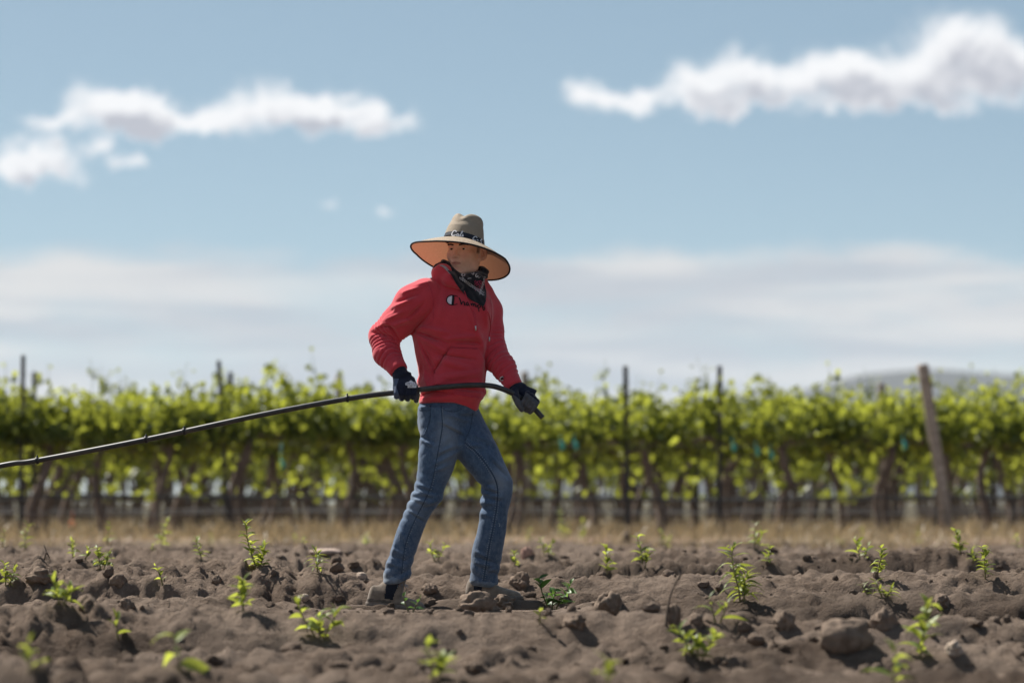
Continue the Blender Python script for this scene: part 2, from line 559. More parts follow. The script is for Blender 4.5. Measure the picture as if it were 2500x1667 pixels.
# ------------------------------------------------------------------ loose clods and crumbs
def build_clods():
    r = np.random.default_rng(17)
    import bmesh
    protos = []
    for k in range(36):
        bm = bmesh.new(); bmesh.ops.create_icosphere(bm, subdivisions=2 if k < 12 else 1, radius=1.0)
        base = np.array([v.co[:] for v in bm.verts]); fc = np.array([[v.index for v in f.verts] for f in bm.faces]); bm.free()
        n = fbm(base[:, 0] * 1.3 + 9 * k, base[:, 1] * 1.3, base[:, 2] * 1.3, 3, 0.6, seed=200 + k)
        n2 = np.abs(vnoise(base[:, 0] * 3 + k, base[:, 1] * 3, base[:, 2] * 3, seed=300 + k))
        protos.append((base * (1 + 0.55 * n - 0.25 * n2)[:, None] * r.uniform(0.7, 1.25, 3) * (1, 1, 0.75), fc))
    Vs, Fs, o = [], [], 0
    n = 17000
    yy = -14 + 42 * r.random(n) ** 1.1
    xx = r.uniform(-1, 1, n) * (0.092 * (yy + DCAM) + 1.3)
    keep = vnoise(xx * 0.8, yy * 0.8, seed=210) + 0.7 * r.random(n) > 0.1
    for x, y in zip(xx[keep], yy[keep]):
        s = 0.007 + 0.036 * r.random() ** 4.5
        a = r.uniform(0, 6.28); c, sn = math.cos(a), math.sin(a)
        p, fc = protos[r.integers(12) if s > 0.016 else 12 + r.integers(24)]
        p = p * s
        p = np.stack([p[:, 0] * c - p[:, 1] * sn, p[:, 0] * sn + p[:, 1] * c, p[:, 2]], 1) + (x, y, gz(x, y) + 0.25 * s)
        Vs.append(p); Fs.append(fc + o); o += len(p)
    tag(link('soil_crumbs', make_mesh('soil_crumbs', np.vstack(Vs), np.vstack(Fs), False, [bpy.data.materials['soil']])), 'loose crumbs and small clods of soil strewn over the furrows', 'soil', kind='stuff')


build_clods()

# ------------------------------------------------------------------ the far hill
def build_hill():
    D = 9000.0
    xs = np.linspace(-2600, 4200, 160); ys = np.linspace(-900, 1500, 40)
    X, Y = np.meshgrid(xs, ys)
    ctl = [(1000, 1215), (1350, 1120), (1500, 1030), (1650, 985), (1800, 968), (1900, 957), (1990, 938), (2080, 911), (2160, 898), (2260, 896), (2360, 902), (2500, 910), (2700, 925), (3200, 960), (3900, 1040), (5200, 1190), (7000, 1215)]
    cx = np.array([(p - 1250) / FPX * D for p, _ in ctl]); cz = np.array([(HZ - q) / FPX * D for _, q in ctl])
    H = np.interp(X, cx, cz, left=0, right=0)
    sh = np.exp(-(Y / 620.0) ** 2)
    Z = H * sh * (1 + 0.12 * fbm(X / 260, Y / 260, octaves=4, seed=60) * (1 - np.exp(-(Y / 300) ** 2))) + 5 * fbm(X / 90, Y / 90, octaves=3, seed=61) * sh - 4
    V = np.stack([X.ravel(), (Y + D - DCAM).ravel(), Z.ravel()], 1)
    nx, ny = len(xs), len(ys)
    idx = np.arange(nx * ny).reshape(ny, nx)
    F = np.stack([idx[:-1, :-1], idx[:-1, 1:], idx[1:, 1:], idx[1:, :-1]], -1).reshape(-1, 4)
    m = plain('hill_scrub', (0.085, 0.085, 0.080), 1.0, 0.0, 0.25, 0.01)
    tag(link('hills', make_mesh('hills', V, F, True, [m])), 'long low hill on the horizon behind the vineyard', kind='structure')


build_hill()


def build_haze():
    x0, x1, y0, y1, z0, z1 = -14500, 14500, -400, 12800, -9.0, 320.0
    v = [(x, y, z) for z in (z0, z1) for y in (y0, y1) for x in (x0, x1)]
    me = make_mesh('haze', v, [(0, 2, 3, 1), (4, 5, 7, 6), (0, 1, 5, 4), (2, 6, 7, 3), (0, 4, 6, 2), (1, 3, 7, 5)], False)
    m = bpy.data.materials.new('summer_haze'); m.use_nodes = True
    N = NT(m.node_tree); N.t.nodes.clear()
    pv = N.n('ShaderNodeVolumePrincipled')
    pv.inputs['Color'].default_value = (0.74, 0.83, 0.94, 1)
    pv.inputs['Density'].default_value = 4.8e-5
    out = N.n('ShaderNodeOutputMaterial')
    N.link(pv.outputs[0], out.inputs['Volume'])
    me.materials.append(m)
    o = link('haze', me)
    tag(o, 'pale summer haze that fades the far hill', 'haze', kind='stuff')


build_haze()

# ------------------------------------------------------------------ dry grass strip under the vines
def build_dry_grass():
    r = np.random.default_rng(5)
    n = 34000
    y = FIELD_END - 1.6 + 28 * r.random(n) ** 1.6
    x = r.uniform(-1, 1, n) * (5.2 + 0.10 * y + 2)
    keep = vnoise(x * 0.6, y * 0.8, seed=70) + 0.5 * r.standard_normal(n) > -0.35
    x, y = x[keep], y[keep]; n = len(x)
    z = soil_z(x, y, False) - 0.01
    h = r.uniform(0.06, 0.26, n) * (0.8 + 0.4 * vnoise(x * 0.9, y * 0.9, seed=71))
    a = r.uniform(0, 6.283, n); w = r.uniform(0.004, 0.009, n)
    lean = r.normal(0, 0.45, (n, 2)) * h[:, None]
    b0 = np.stack([x - w * np.cos(a), y - w * np.sin(a), z], 1); b1 = np.stack([x + w * np.cos(a), y + w * np.sin(a), z], 1)
    m0 = np.stack([x + lean[:, 0] * .4 - .7 * w * np.cos(a), y + lean[:, 1] * .4 - .7 * w * np.sin(a), z + h * .6], 1)
    m1 = m0 + np.stack([1.4 * w * np.cos(a), 1.4 * w * np.sin(a), 0 * w], 1)
    t = np.stack([x + lean[:, 0], y + lean[:, 1], z + h], 1)
    V = np.stack([b0, b1, m1, m0, t], 1).reshape(-1, 3)
    k = np.arange(n) * 5
    F = [(i, i + 1, i + 2, i + 3) for i in k] + [(i + 3, i + 2, i + 4) for i in k]
    me = make_mesh('dry_grass', V, F, False, [leaf_material('dry_straw', (0.24, 0.18, 0.11), (0.46, 0.36, 0.22), (0.44, 0.33, 0.18), 0.35)])
    tint = r.random(n)
    set_tint(me, np.concatenate([tint, tint]))
    tag(link('dry_grass', me), 'strip of short dry grass along the foot of the vine rows', 'grass', kind='stuff')


build_dry_grass()

# ------------------------------------------------------------------ vineyard
def row_y(k, x):
    return 37.0 + 0.30 * x + 3.0 * k


BARK = None
def bark_material():
    def build(N, b):
        co = N.n('ShaderNodeTexCoord').outputs['Object']
        st = N.n('ShaderNodeMapping'); st.inputs['Scale'].default_value = (1, 1, 0.12)
        N.link(co, st.inputs[0])
        n = N.noise(st.outputs[0], 70.0, 5.0, 0.65)
        N.link(N.mix(N.rng(n, 0.3, 0.7), (0.092, 0.068, 0.058), (0.235, 0.182, 0.150)), b.inputs['Base Color'])
        bp = N.n('ShaderNodeBump'); bp.inputs['Strength'].default_value = 1.0; bp.inputs['Distance'].default_value = 0.012
        N.link(n, bp.inputs['Height']); N.link(bp.outputs[0], b.inputs['Normal'])
    return material('vine_bark', build, 0.95, 0.1)


M_BARK = bark_material()
M_CANE = plain('green_cane', (0.13, 0.17, 0.05), 0.7)
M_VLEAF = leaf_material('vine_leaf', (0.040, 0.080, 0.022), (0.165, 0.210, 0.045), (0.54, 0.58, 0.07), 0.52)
M_STEEL = plain('weathered_steel', (0.085, 0.078, 0.078), 0.75, 0.3, 0.3, 40)
M_WOOD = plain('weathered_post_wood', (0.36, 0.30, 0.255), 0.95, 0.1, 0.35, 18, 0.8, 60)
M_WIRE = plain('galvanised_wire', (0.30, 0.30, 0.31), 0.5, 0.5, 0.1, 20, metallic=0.6)
M_DRIP = plain('black_drip_tube', (0.05, 0.05, 0.054), 0.55, 0.4, 0.2, 20)
M_TEAL = plain('teal_plastic', (0.03, 0.33, 0.30), 0.5, 0.4, 0.1, 20)
M_ORANGE = plain('orange_plastic', (0.75, 0.13, 0.02), 0.5, 0.4, 0.1, 20)

LEAF_OUT = [(0, -0.42), (0.34, -0.50), (0.55, -0.12), (0.42, 0.16), (0.30, 0.30), (0.0, 0.62), (-0.30, 0.30), (-0.42, 0.16), (-0.55, -0.12), (-0.34, -0.50)]


def add_leaves(V, F, T, centers, normals, ups, sizes, tints):
    """lobed vine leaves, folded a little along the midrib: 10 triangles each"""
    for c, n, u, s, t in zip(centers, normals, ups, sizes, tints):
        u = u - n * np.dot(u, n)
        u = u / (np.linalg.norm(u) + 1e-9)
        w = np.cross(u, n)
        b = len(V)
        V.append(c - n * 0.10 * s)
        for x, y in LEAF_OUT:
            V.append(c + (w * x + u * y + n * (abs(x) * 0.28 - 0.10)) * s)
        m = len(LEAF_OUT)
        for i in range(m):
            F.append((b, b + 1 + i, b + 1 + (i + 1) % m)); T.append(t)


def vine_prototype(seed, half=0.85, leaves=540, shoots=18, fork=False, thick=1.0):
    r = np.random.default_rng(seed); random.seed(seed)
    trunk, cord, cane = MB(), MB(), MB()
    hz = 1.04
    lean = r.normal(0, 0.11)
    def stem(x0, y0, x1, rad):
        pts = [(x0, y0, -0.12)]
        for q in np.linspace(0.05, 1, 9):
            pts.append((x0 + (x1 - x0) * q + 0.05 * math.sin(q * 5 + seed) * thick, y0 * (1 - q) + 0.03 * math.sin(q * 7 + 2 * seed), hz * q))
        rr = [rad * 1.5, rad * 1.35] + [rad * (1.15 - 0.3 * q + 0.12 * math.sin(q * 23 + seed)) for q in np.linspace(0.1, 1, 8)]
        trunk.tube(pts, rr, 9, True, 0.28)
    stem(-lean, 0, 0.02, 0.036 * thick)
    if fork:
        stem(-lean + 0.12, 0.03, 0.06, 0.031 * thick)
    cords = []
    for sg in (-1, 1):
        pts = [(0.0, 0, hz - 0.05)]
        for q in np.linspace(0.15, 1, 8):
            pts.append((sg * half * q, 0.03 * math.sin(q * 6 + seed), hz + 0.03 * math.sin(q * 9 + seed * 2) + 0.015))
        cord.tube(pts, [0.036 - 0.016 * i / 8 for i in range(9)], 7, True, 0.25)
    C, Nn, U, Sz, T = [], [], [], [], []
    per = leaves // shoots
    for i in range(shoots):
        x = -half + 2 * half * (i + r.uniform(0.1, 0.9)) / shoots
        L = r.uniform(0.36, 0.70) * (1.42 if r.random() < 0.22 else 1.0)
        dx, dy = r.normal(0, 0.10), r.normal(0, 0.17)
        a = np.array((x, 0, hz + 0.02)); 
        pts = [a + np.array((dx * q * q + 0.015 * math.sin(9 * q + i), dy * q, L * q * (1 - 0.10 * q))) for q in np.linspace(0, 1, 7)]
        cane.tube(pts, [0.0055 - 0.0035 * k / 6 for k in range(7)], 5, False)
        for k in range(per):
            q = r.random() ** 1.15
            p = a + np.array((dx * q * q, dy * q, L * q * (1 - 0.10 * q)))
            spread = 0.115 * (1.05 - 0.72 * q)
            C.append(p + np.array((r.normal(0, spread), r.normal(0, spread * 1.15), r.normal(0, 0.04) - 0.03)))
            C[-1][2] = max(C[-1][2], hz - 0.07 + 0.08 * r.random())
            Sz.append(r.uniform(0.075, 0.135) * (1.0 - 0.50 * q))
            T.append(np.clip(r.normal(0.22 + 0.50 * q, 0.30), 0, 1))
    nlow = int(leaves * 0.07)                                    # leaves on low shoots and hanging below the cordon
    for i in range(nlow):
        if r.random() < 0.5:
            C.append(np.array((r.uniform(-half, half), r.normal(0, 0.13), hz - abs(r.normal(0, 0.13)))))
        else:
            cx = (-0.55, -0.15, 0.3, 0.62)[r.integers(4)] * half
            C.append(np.array((cx + r.normal(0, 0.07), r.normal(0, 0.10), hz - r.uniform(0.05, 0.62))))
        Sz.append(r.uniform(0.06, 0.12)); T.append(np.clip(r.normal(0.30, 0.25), 0, 1))
    n = len(C)
    Nn = r.normal(0, 1, (n, 3)) * (0.8, 1.0, 0.75); Nn /= np.linalg.norm(Nn, axis=1)[:, None]
    U = r.normal(0, 0.5, (n, 3)) + (0, 0, -0.8)
    V, F, TT = [], [], []
    add_leaves(V, F, TT, C, Nn, U, Sz, T)
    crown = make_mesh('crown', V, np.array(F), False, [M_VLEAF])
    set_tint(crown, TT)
    return [('trunk', trunk.mesh('trunk', M_BARK)), ('cordon', cord.mesh('cordon', M_BARK)), ('cane', cane.mesh('cane', M_CANE)), ('crown', crown)]


PROTO = [vine_prototype(101), vine_prototype(102, thick=1.25), vine_prototype(103, fork=True), vine_prototype(104, thick=1.5),
         vine_prototype(105, leaves=640, shoots=21), vine_prototype(106, thick=0.9, fork=True)]


def place_vine(i, x, y, rot, sc, label, group):
    e = link('grapevine', None, None, (x, y, float(soil_z(x, y, False))))
    e.rotation_euler = (0, 0, rot)
    e.scale = (sc[0], sc[1], sc[2])
    tag(e, label, 'grapevine', group)
    for nm, me in PROTO[i]:
        c = link(nm, me, e)
        if nm == 'crown':
            c['kind'] = 'stuff'
    return e


FRONT = [  # photo column of the trunk, prototype, label
    (-120, 1, 'grapevine of the front row cut off by the left edge of the picture'),
    (104, 3, 'grapevine with a thick dark leaning trunk beside the tall stake far left'),
    (250, 1, 'grapevine with a pale leaning trunk right of the far left stake'),
    (408, 0, 'grapevine with a slim trunk midway between the two tall steel stakes on the left'),
    (592, 2, 'grapevine with a double trunk beside the tall stake left of the worker'),
    (850, 4, 'grapevine with a straight trunk between the double trunk and the worker'),
    (985, 0, 'grapevine right behind the gloved hand and back leg of the worker'),
    (1262, 5, 'grapevine just right of the worker beside the grey wooden post'),
    (1590, 3, 'grapevine with a flared dark trunk between the two steel stakes right of the worker'),
    (1905, 1, 'grapevine with a broad split trunk right of the two steel stakes'),
    (2165, 2, 'grapevine with forked dark trunk left of the leaning wooden end post'),
    (2410, 1, 'grapevine with a dark straight trunk right of the leaning wooden end post'),
    (2560, 3, 'grapevine of the front row at the right edge of the picture')]
GV = 'grapevines trained along the trellis rows'
for px, i, lab in FRONT:
    d = DCAM + row_y(0, 0)
    for _ in range(3):
        x = (px - 1250) / FPX * d
        d = DCAM + row_y(0, x)
    place_vine(i, x, d - DCAM, 0.28 + (math.pi if px % 3 == 0 else 0), (1, 1, 1.0 + 0.03 * math.sin(px)), lab, GV)
NROW = 7
rv = np.random.default_rng(21)
for k in range(1, NROW):
    half = 0.094 * (DCAM + 37 + 3 * k) + 1.2
    x = -half + rv.uniform(0, 1.2)
    while x < half:
        place_vine(int(rv.integers(len(PROTO))), x, row_y(k, x), 0.28 + (math.pi if rv.random() < 0.5 else 0), (1, 1, rv.uniform(0.90, 1.10)),
                   ('grapevine in the second trellis row, seen between the front vines', 'grapevine in the third trellis row, behind two rows of vines')[k - 1] if k < 3 else
                   'grapevine in the deep rows seen only as leaves and stems behind nearer vines', GV)
        x += rv.uniform(1.05, 1.45)


# the rows still farther back, seen only as a mass of stems and leaves between the nearer ones
def far_rows():
    r = np.random.default_rng(33)
    V, F, T = [], [], []
    for k in range(NROW, NROW + 15):
        half = 0.094 * (DCAM + 37 + 3 * k) + 1.0
        for x in np.arange(-half, half, 0.85):
            x = x + r.uniform(-0.4, 0.4); y = row_y(k, x)
            ln = r.normal(0, 0.12)
            b = len(V)
            for z, rd in ((0.0, 0.055), (0.5, 0.038), (1.05, 0.034)):
                for a in range(5):
                    V.append((x + ln * (1 - z) + 0.04 * math.sin(z * 6 + x) + rd * math.cos(a * 1.257), y + rd * math.sin(a * 1.257), z))
            for s in (0, 5):
                for a in range(5):
                    F.append((b + s + a, b + s + (a + 1) % 5, b + s + 5 + (a + 1) % 5, b + s + 5 + a)); T.append(-1.0)
            for i in range(66):
                q = r.random()
                c = np.array((x + r.uniform(-0.75, 0.75), y + r.normal(0, 0.16), 0.86 + 0.86 * q ** 0.9))
                n = r.normal(0, 1, 3); n /= np.linalg.norm(n); u = np.cross(n, r.normal(0, 1, 3)); u /= np.linalg.norm(u); w = np.cross(n, u)
                s = r.uniform(0.07, 0.12)
                b = len(V)
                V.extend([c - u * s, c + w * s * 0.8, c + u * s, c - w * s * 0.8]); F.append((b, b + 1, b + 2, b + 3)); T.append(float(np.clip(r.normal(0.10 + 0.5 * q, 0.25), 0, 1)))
    T = np.array(T)
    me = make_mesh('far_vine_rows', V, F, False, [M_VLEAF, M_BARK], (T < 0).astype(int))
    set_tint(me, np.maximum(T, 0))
    tag(link('far_vine_rows', me), 'mass of farther vine rows seen between the nearer trunks', 'vines', kind='stuff')


far_rows()


def post(px0, py0, px1, k, w, wood, label, top=None):
    """trellis post whose head is at (px0, py0) and whose foot is in row k at column px1"""
    d = DCAM + row_y(k, 0)
    for _ in range(3):
        x = (px1 - 1250) / FPX * d
        d = DCAM + row_y(k, x)
    Y = d - DCAM - (0.45 if wood and k == 0 else 0.06)
    head = P(px0, py0, Y); foot = Vector((x, Y, float(soil_z(x, Y, False))))
    b = MB()
    ax = head - foot
    if wood:
        b.tube([ax * q - Vector((0, 0, 0.15 * (q == 0))) for q in (0, 0.3, 0.6, 0.9, 0.985, 1.0)], [w, w * 1.03, w * 0.98, w, w * 0.97, w * 0.86], 12, True, 0.06)
        o = link('wooden_post', b.mesh('wooden_post', M_WOOD), None, foot)
    else:   # folded steel stake: an open channel with notches for the wires
        sec = [(-w, -w * .6), (-w * .35, w * .6), (w * .35, w * .6), (w, -w * .6), (w * .75, -w * .6), (w * .25, w * .35), (-w * .25, w * .35), (-w * .75, -w * .6)]
        vs, fs = [], []
        for q in (-0.06, 1.0):
            vs += [ax * q + Vector((sx, sy, 0)) for sx, sy in sec]
        n = len(sec)
        fs = [(i, (i + 1) % n, n + (i + 1) % n, n + i) for i in range(n)] + [(n, n + 1, n + 6, n + 7), (n + 1, n + 2, n + 5, n + 6), (n + 2, n + 3, n + 4, n + 5)]
        b.add(vs, fs)
        o = link('steel_stake', b.mesh('steel_stake', M_STEEL, False), None, foot)
        h = MB()
        for q in np.arange(0.30, 0.98, 0.085):
            c = ax * float(q) + Vector((w * 1.02, 0, 0))
            h.tube([c - Vector((0, w * .5, 0)), c + Vector((0.012, 0, 0.010)), c + Vector((0, w * .5, 0))], 0.004, 5)
        link('wire_hook', h.mesh('wire_hook', M_STEEL), o)
    tag(o, label, 'post', 'trellis posts')
    return o


post(57, 867, 52, 0, 0.024, False, 'tall dark steel stake at the far left, standing higher than all others')
post(84, 908, 84, 1, 0.024, False, 'short steel stake just right of the tallest stake, in the second row')
post(534, 880, 562, 0, 0.024, False, 'tall leaning dark steel stake left of the worker, in the front row')
post(563, 908, 570, 1, 0.026, False, 'steel stake top close behind the tall leaning stake left of the worker')
post(828, 918, 828, 4, 0.055, True, 'thick wooden post above the leaves nearest left of the gloved hand')
post(1281, 907, 1284, 3, 0.05, True, 'grey wooden post just above the front glove of the worker')
post(1527, 893, 1531, 0, 0.028, False, 'steel stake with leafy shoots round its top, first right of the worker')
post(1757, 893, 1755, 0, 0.028, False, 'bare straight steel stake midway between worker and leaning end post')
post(1702, 940, 1702, 2, 0.026, False, 'faint steel stake barely above the leaves left of the bare straight stake')
post(2152, 936, 2152, 2, 0.05, True, 'short wooden post barely above the leaves in front of the hill')
post(2252, 889, 2310, 0, 0.068, True, 'thick leaning wooden end post standing before the hill on the right')
post(2420, 952, 2420, 3, 0.028, False, 'faint steel stake near the right edge in front of the hill')

for k in range(NROW):
    half = 0.094 * (DCAM + 37 + 3 * k) + 4
    for hz_, rad, nm, mt, what in ((1.06, 0.004, 'trellis_wire', M_WIRE, 'cordon wire'), (1.42, 0.003, 'trellis_wire', M_WIRE, 'foliage wire'), (0.46, 0.014, 'drip_line', M_DRIP, 'drip hose'), (0.31, 0.004, 'trellis_wire', M_WIRE, 'low wire')):
        if k > 4 and rad < 0.01:
            continue
        b = MB()
        ph = rv.uniform(0, 6)
        pts = []
        for x in np.linspace(-half, half, 40):
            sag = 0.012 * math.sin(x * 2.1 + ph) + 0.02 * math.sin(x * 0.6 + ph * 2)
            pts.append((x, row_y(k, x) - 0.05, hz_ + sag + (rv.uniform(-0.008, 0.008) if rad > 0.01 else 0)))
        b.tube(pts, rad, 6)
        o = link(nm, b.mesh(nm, mt))
        ordn = ('front', 'second', 'third', 'fourth', 'fifth', 'sixth', 'seventh', 'eighth', 'ninth', 'tenth', 'eleventh')[k]
        lab = {'drip hose': 'black drip hose hung knee high along the %s vine row', 'cordon wire': 'wire carrying the vine arms along the %s vine row',
               'foliage wire': 'upper wire among the leaves of the %s vine row', 'low wire': 'lowest thin wire along the foot of the %s vine row'}[what] % ordn
        tag(o, lab, 'hose' if rad > 0.01 else 'wire', 'trellis wires and drip hoses')

for px, py, lab in ((1371, 1088, 'left of the pair of teal clips hanging under the vine arms right of the worker'), (1404, 1087, 'right of the pair of teal clips hanging under the vine arms right of the worker'),
                    (1790, 1091, 'teal clip under the leaves just right of the bare steel stake'), (1847, 1102, 'middle teal clip of the three right of the bare steel stake'), (1882, 1111, 'lowest teal clip of the three right of the bare steel stake'),
                    (2207, 1087, 'teal clip under the leaves left of the leaning wooden end post'), (688, 1133, 'teal clip low among leaves left of the worker, above the hose')):
    Y = 36.4 + 0.30 * (px - 1250) / FPX * 63
    c = P(px, py, Y)
    b = MB()
    b.tube([Vector((-0.012, 0, 0.05)), Vector((0.012, 0, 0.02)), Vector((0.016, 0.01, -0.02)), Vector((-0.006, 0, -0.05))], [0.010, 0.022, 0.024, 0.008], 7)
    b.tube([Vector((-0.012, 0, 0.045)), Vector((-0.012, 0.01, 0.10)), Vector((0.0, 0.03, max(0.11, 1.06 - c.z)))], 0.004, 5)
    tag(link('vine_clip', b.mesh('vine_clip', M_TEAL), None, c), lab, 'clip', 'teal clips on the trellis wires')
c = P(177, 1277, 33.6 + 2.4)
b = MB()
b.tube([Vector((0.026 * math.cos(a), 0, 0.026 * math.sin(a))) for a in np.linspace(0.4, 6.6, 18)], 0.008, 6)
b.tube([Vector((0, 0, 0.026)), Vector((0, 0.02, max(0.04, 0.31 - c.z)))], 0.003, 5)
tag(link('marker_ring', b.mesh('marker_ring', M_ORANGE), None, c), 'small bright orange ring hanging on the lowest wire at the left', 'ring')

# ------------------------------------------------------------------ shaped solids: signed distance fields meshed by surface nets
def smin(a, b, k):
    h = np.maximum(k - np.abs(a - b), 0) / k
    return np.minimum(a, b) - h * h * k * 0.25


def smax(a, b, k):
    return -smin(-a, -b, k)


def rcone(p, a, b, ra, rb):
    """tapered capsule from a to b"""
    a = np.asarray(a, float); b = np.asarray(b, float)
    ab = b - a
    t = np.clip(((p - a) @ ab) / (ab @ ab), 0, 1)
    return np.linalg.norm(p - (a + t[:, None] * ab), axis=1) - (ra + (rb - ra) * t)


def ellip(p, c, r, R=None):
    q = p - np.asarray(c, float)
    if R is not None:
        q = q @ R
    r = np.asarray(r, float)
    k0 = np.linalg.norm(q / r, axis=1)
    k1 = np.linalg.norm(q / (r * r), axis=1) + 1e-9
    return k0 * (k0 - 1) / k1


def chain(p, pts, rads, k=0.0):
    """bent tapered limb; also gives the fraction along the limb of the nearest point"""
    d = None; frac = None
    n = len(pts) - 1
    for i in range(n):
        a = np.asarray(pts[i], float); b = np.asarray(pts[i + 1], float)
        ab = b - a
        t = np.clip(((p - a) @ ab) / (ab @ ab), 0, 1)
        dd = np.linalg.norm(p - (a + t[:, None] * ab), axis=1) - (rads[i] + (rads[i + 1] - rads[i]) * t)
        f = (i + t) / n
        if d is None:
            d, frac = dd, f
        else:
            frac = np.where(dd < d, f, frac)
            d = smin(d, dd, k) if k else np.minimum(d, dd)
    return d, frac


def loft(p, zs, cx, cy, ax, ay, yaw=0.0, n=2.0):
    """upright form with an oval section given level by level: zs ascending, centres, half widths across and in depth"""
    z = p[:, 2]
    zc = np.clip(z, zs[0], zs[-1])
    def ip(v):
        return np.interp(zc, zs, v)
    X, Y, A, B = ip(cx), ip(cy), ip(ax), ip(ay)
    c, s = math.cos(yaw), math.sin(yaw)
    dx, dy = p[:, 0] - X, p[:, 1] - Y
    u, v = dx * c + dy * s, -dx * s + dy * c
    q = (np.abs(u / A) ** n + np.abs(v / B) ** n) ** (1 / n)
    d = (q - 1) * np.minimum(A, B)
    dz = np.maximum(zs[0] - z, z - zs[-1])
    return np.where(dz > 0, np.sqrt(np.maximum(d, 0) ** 2 + dz ** 2), d)


def smooth_table(rows, n=60):
    """dense smooth table through (key, values...) rows sorted by key"""
    A = np.array(sorted(rows), float)
    return spline(A, n)


def surface_nets(f, xs, ys, zs):
    """mesh of f < 0 on a (possibly uneven) grid"""
    nx, ny, nz = len(xs), len(ys), len(zs)
    X, Y, Z = np.meshgrid(xs, ys, zs, indexing='ij')
    Pn = np.stack([X.ravel(), Y.ravel(), Z.ravel()], 1)
    V = np.empty(len(Pn))
    for s in range(0, len(Pn), 400000):
        V[s:s + 400000] = f(Pn[s:s + 400000])
    V = V.reshape(nx, ny, nz)
    ins = V < 0
    cs = [(0, 0, 0), (1, 0, 0), (0, 1, 0), (1, 1, 0), (0, 0, 1), (1, 0, 1), (0, 1, 1), (1, 1, 1)]
    cnt = sum(ins[a:nx - 1 + a, b:ny - 1 + b, c:nz - 1 + c].astype(np.int8) for a, b, c in cs)
    act = np.argwhere((cnt > 0) & (cnt < 8))
    idx = -np.ones((nx - 1, ny - 1, nz - 1), np.int64)
    idx[act[:, 0], act[:, 1], act[:, 2]] = np.arange(len(act))
    i, j, k = act.T
    acc = np.zeros((len(act), 3)); num = np.zeros(len(act))
    corner = lambda c: (V[i + c[0], j + c[1], k + c[2]], np.stack([xs[i + c[0]], ys[j + c[1]], zs[k + c[2]]], 1))
    vals = [corner(c) for c in cs]
    for a, b in ((0, 1), (2, 3), (4, 5), (6, 7), (0, 2), (1, 3), (4, 6), (5, 7), (0, 4), (1, 5), (2, 6), (3, 7)):
        va, pa = vals[a]; vb, pb = vals[b]
        m = (va < 0) != (vb < 0)
        t = np.where(m, va / np.where(m, va - vb, 1), 0)
        acc += np.where(m[:, None], pa + (pb - pa) * t[:, None], 0); num += m
    verts = acc / num[:, None]
    faces = []
    for axis in range(3):
        sl0 = [slice(None)] * 3; sl1 = [slice(None)] * 3
        sl0[axis] = slice(0, -1); sl1[axis] = slice(1, None)
        ch = np.argwhere(ins[tuple(sl0)] != ins[tuple(sl1)])
        o1, o2 = [(1, 2), (2, 0), (0, 1)][axis]
        ok = (ch[:, o1] > 0) & (ch[:, o2] > 0) & (ch[:, o1] < (nx, ny, nz)[o1] - 1) & (ch[:, o2] < (nx, ny, nz)[o2] - 1)
        ch = ch[ok]
        def cell(d1, d2):
            c = ch.copy(); c[:, o1] += d1; c[:, o2] += d2
            return idx[c[:, 0], c[:, 1], c[:, 2]]
        q = np.stack([cell(-1, -1), cell(0, -1), cell(0, 0), cell(-1, 0)], 1)
        flip = ~ins[ch[:, 0], ch[:, 1], ch[:, 2]]
        q[flip] = q[flip][:, ::-1]
        faces.append(q)
    F = np.vstack(faces)
    F = F[(F >= 0).all(1)]
    return verts, F


def axis(lo, hi, step):
    return np.arange(lo, hi + step, step)


def bvh_of(V, F):
    return BVHTree.FromPolygons([tuple(v) for v in V], [tuple(int(i) for i in f) for f in F])


CAMV = Vector((0, -DCAM, HCAM))


def hit(bvhs, px, py):
    """nearest point of the given surfaces on the line of sight through (px, py)"""
    d = (P(px, py, 0.0) - CAMV).normalized()
    best = None
    for b in bvhs:
        loc, nor, _, dist = b.ray_cast(CAMV, d)
        if loc is not None and (best is None or dist < best[2]):
            best = (loc, nor if nor.dot(d) < 0 else -nor, dist)
    return best


def ribbon_on(bvhs, lines, width, lift, thick=0.0, n=24, taper=False, smoothn=False):
    """flat strokes lying on a surface: each line is a list of photo pixels, laid onto the cloth once and for all"""
    V, F = [], []
    for ln in lines:
        w = width
        if isinstance(ln, tuple):
            ln, w = ln
        pts = spline([(a, b, 0) for a, b in ln], n)[:, :2] if len(ln) > 2 else np.linspace(ln[0], ln[1], n)
        hs = [hit(bvhs, a, b) for a, b in pts]
        hs = [h for h in hs if h is not None]
        if len(hs) < 2:
            continue
        b0 = len(V)
        for i, (p, nr, _) in enumerate(hs):
            t = hs[min(i + 1, len(hs) - 1)][0] - hs[max(i - 1, 0)][0]
            t.normalize()
            s = t.cross(nr).normalized()
            ww = w * (1 if not taper else 0.35 + 0.65 * math.sin(math.pi * (i + 0.5) / len(hs)))
            for sg in (-0.5, 0.5):
                V.append(p + nr * lift + s * ww * sg)
        for i in range(len(hs) - 1):
            F.append((b0 + 2 * i, b0 + 2 * i + 1, b0 + 2 * i + 3, b0 + 2 * i + 2))
    return V, F


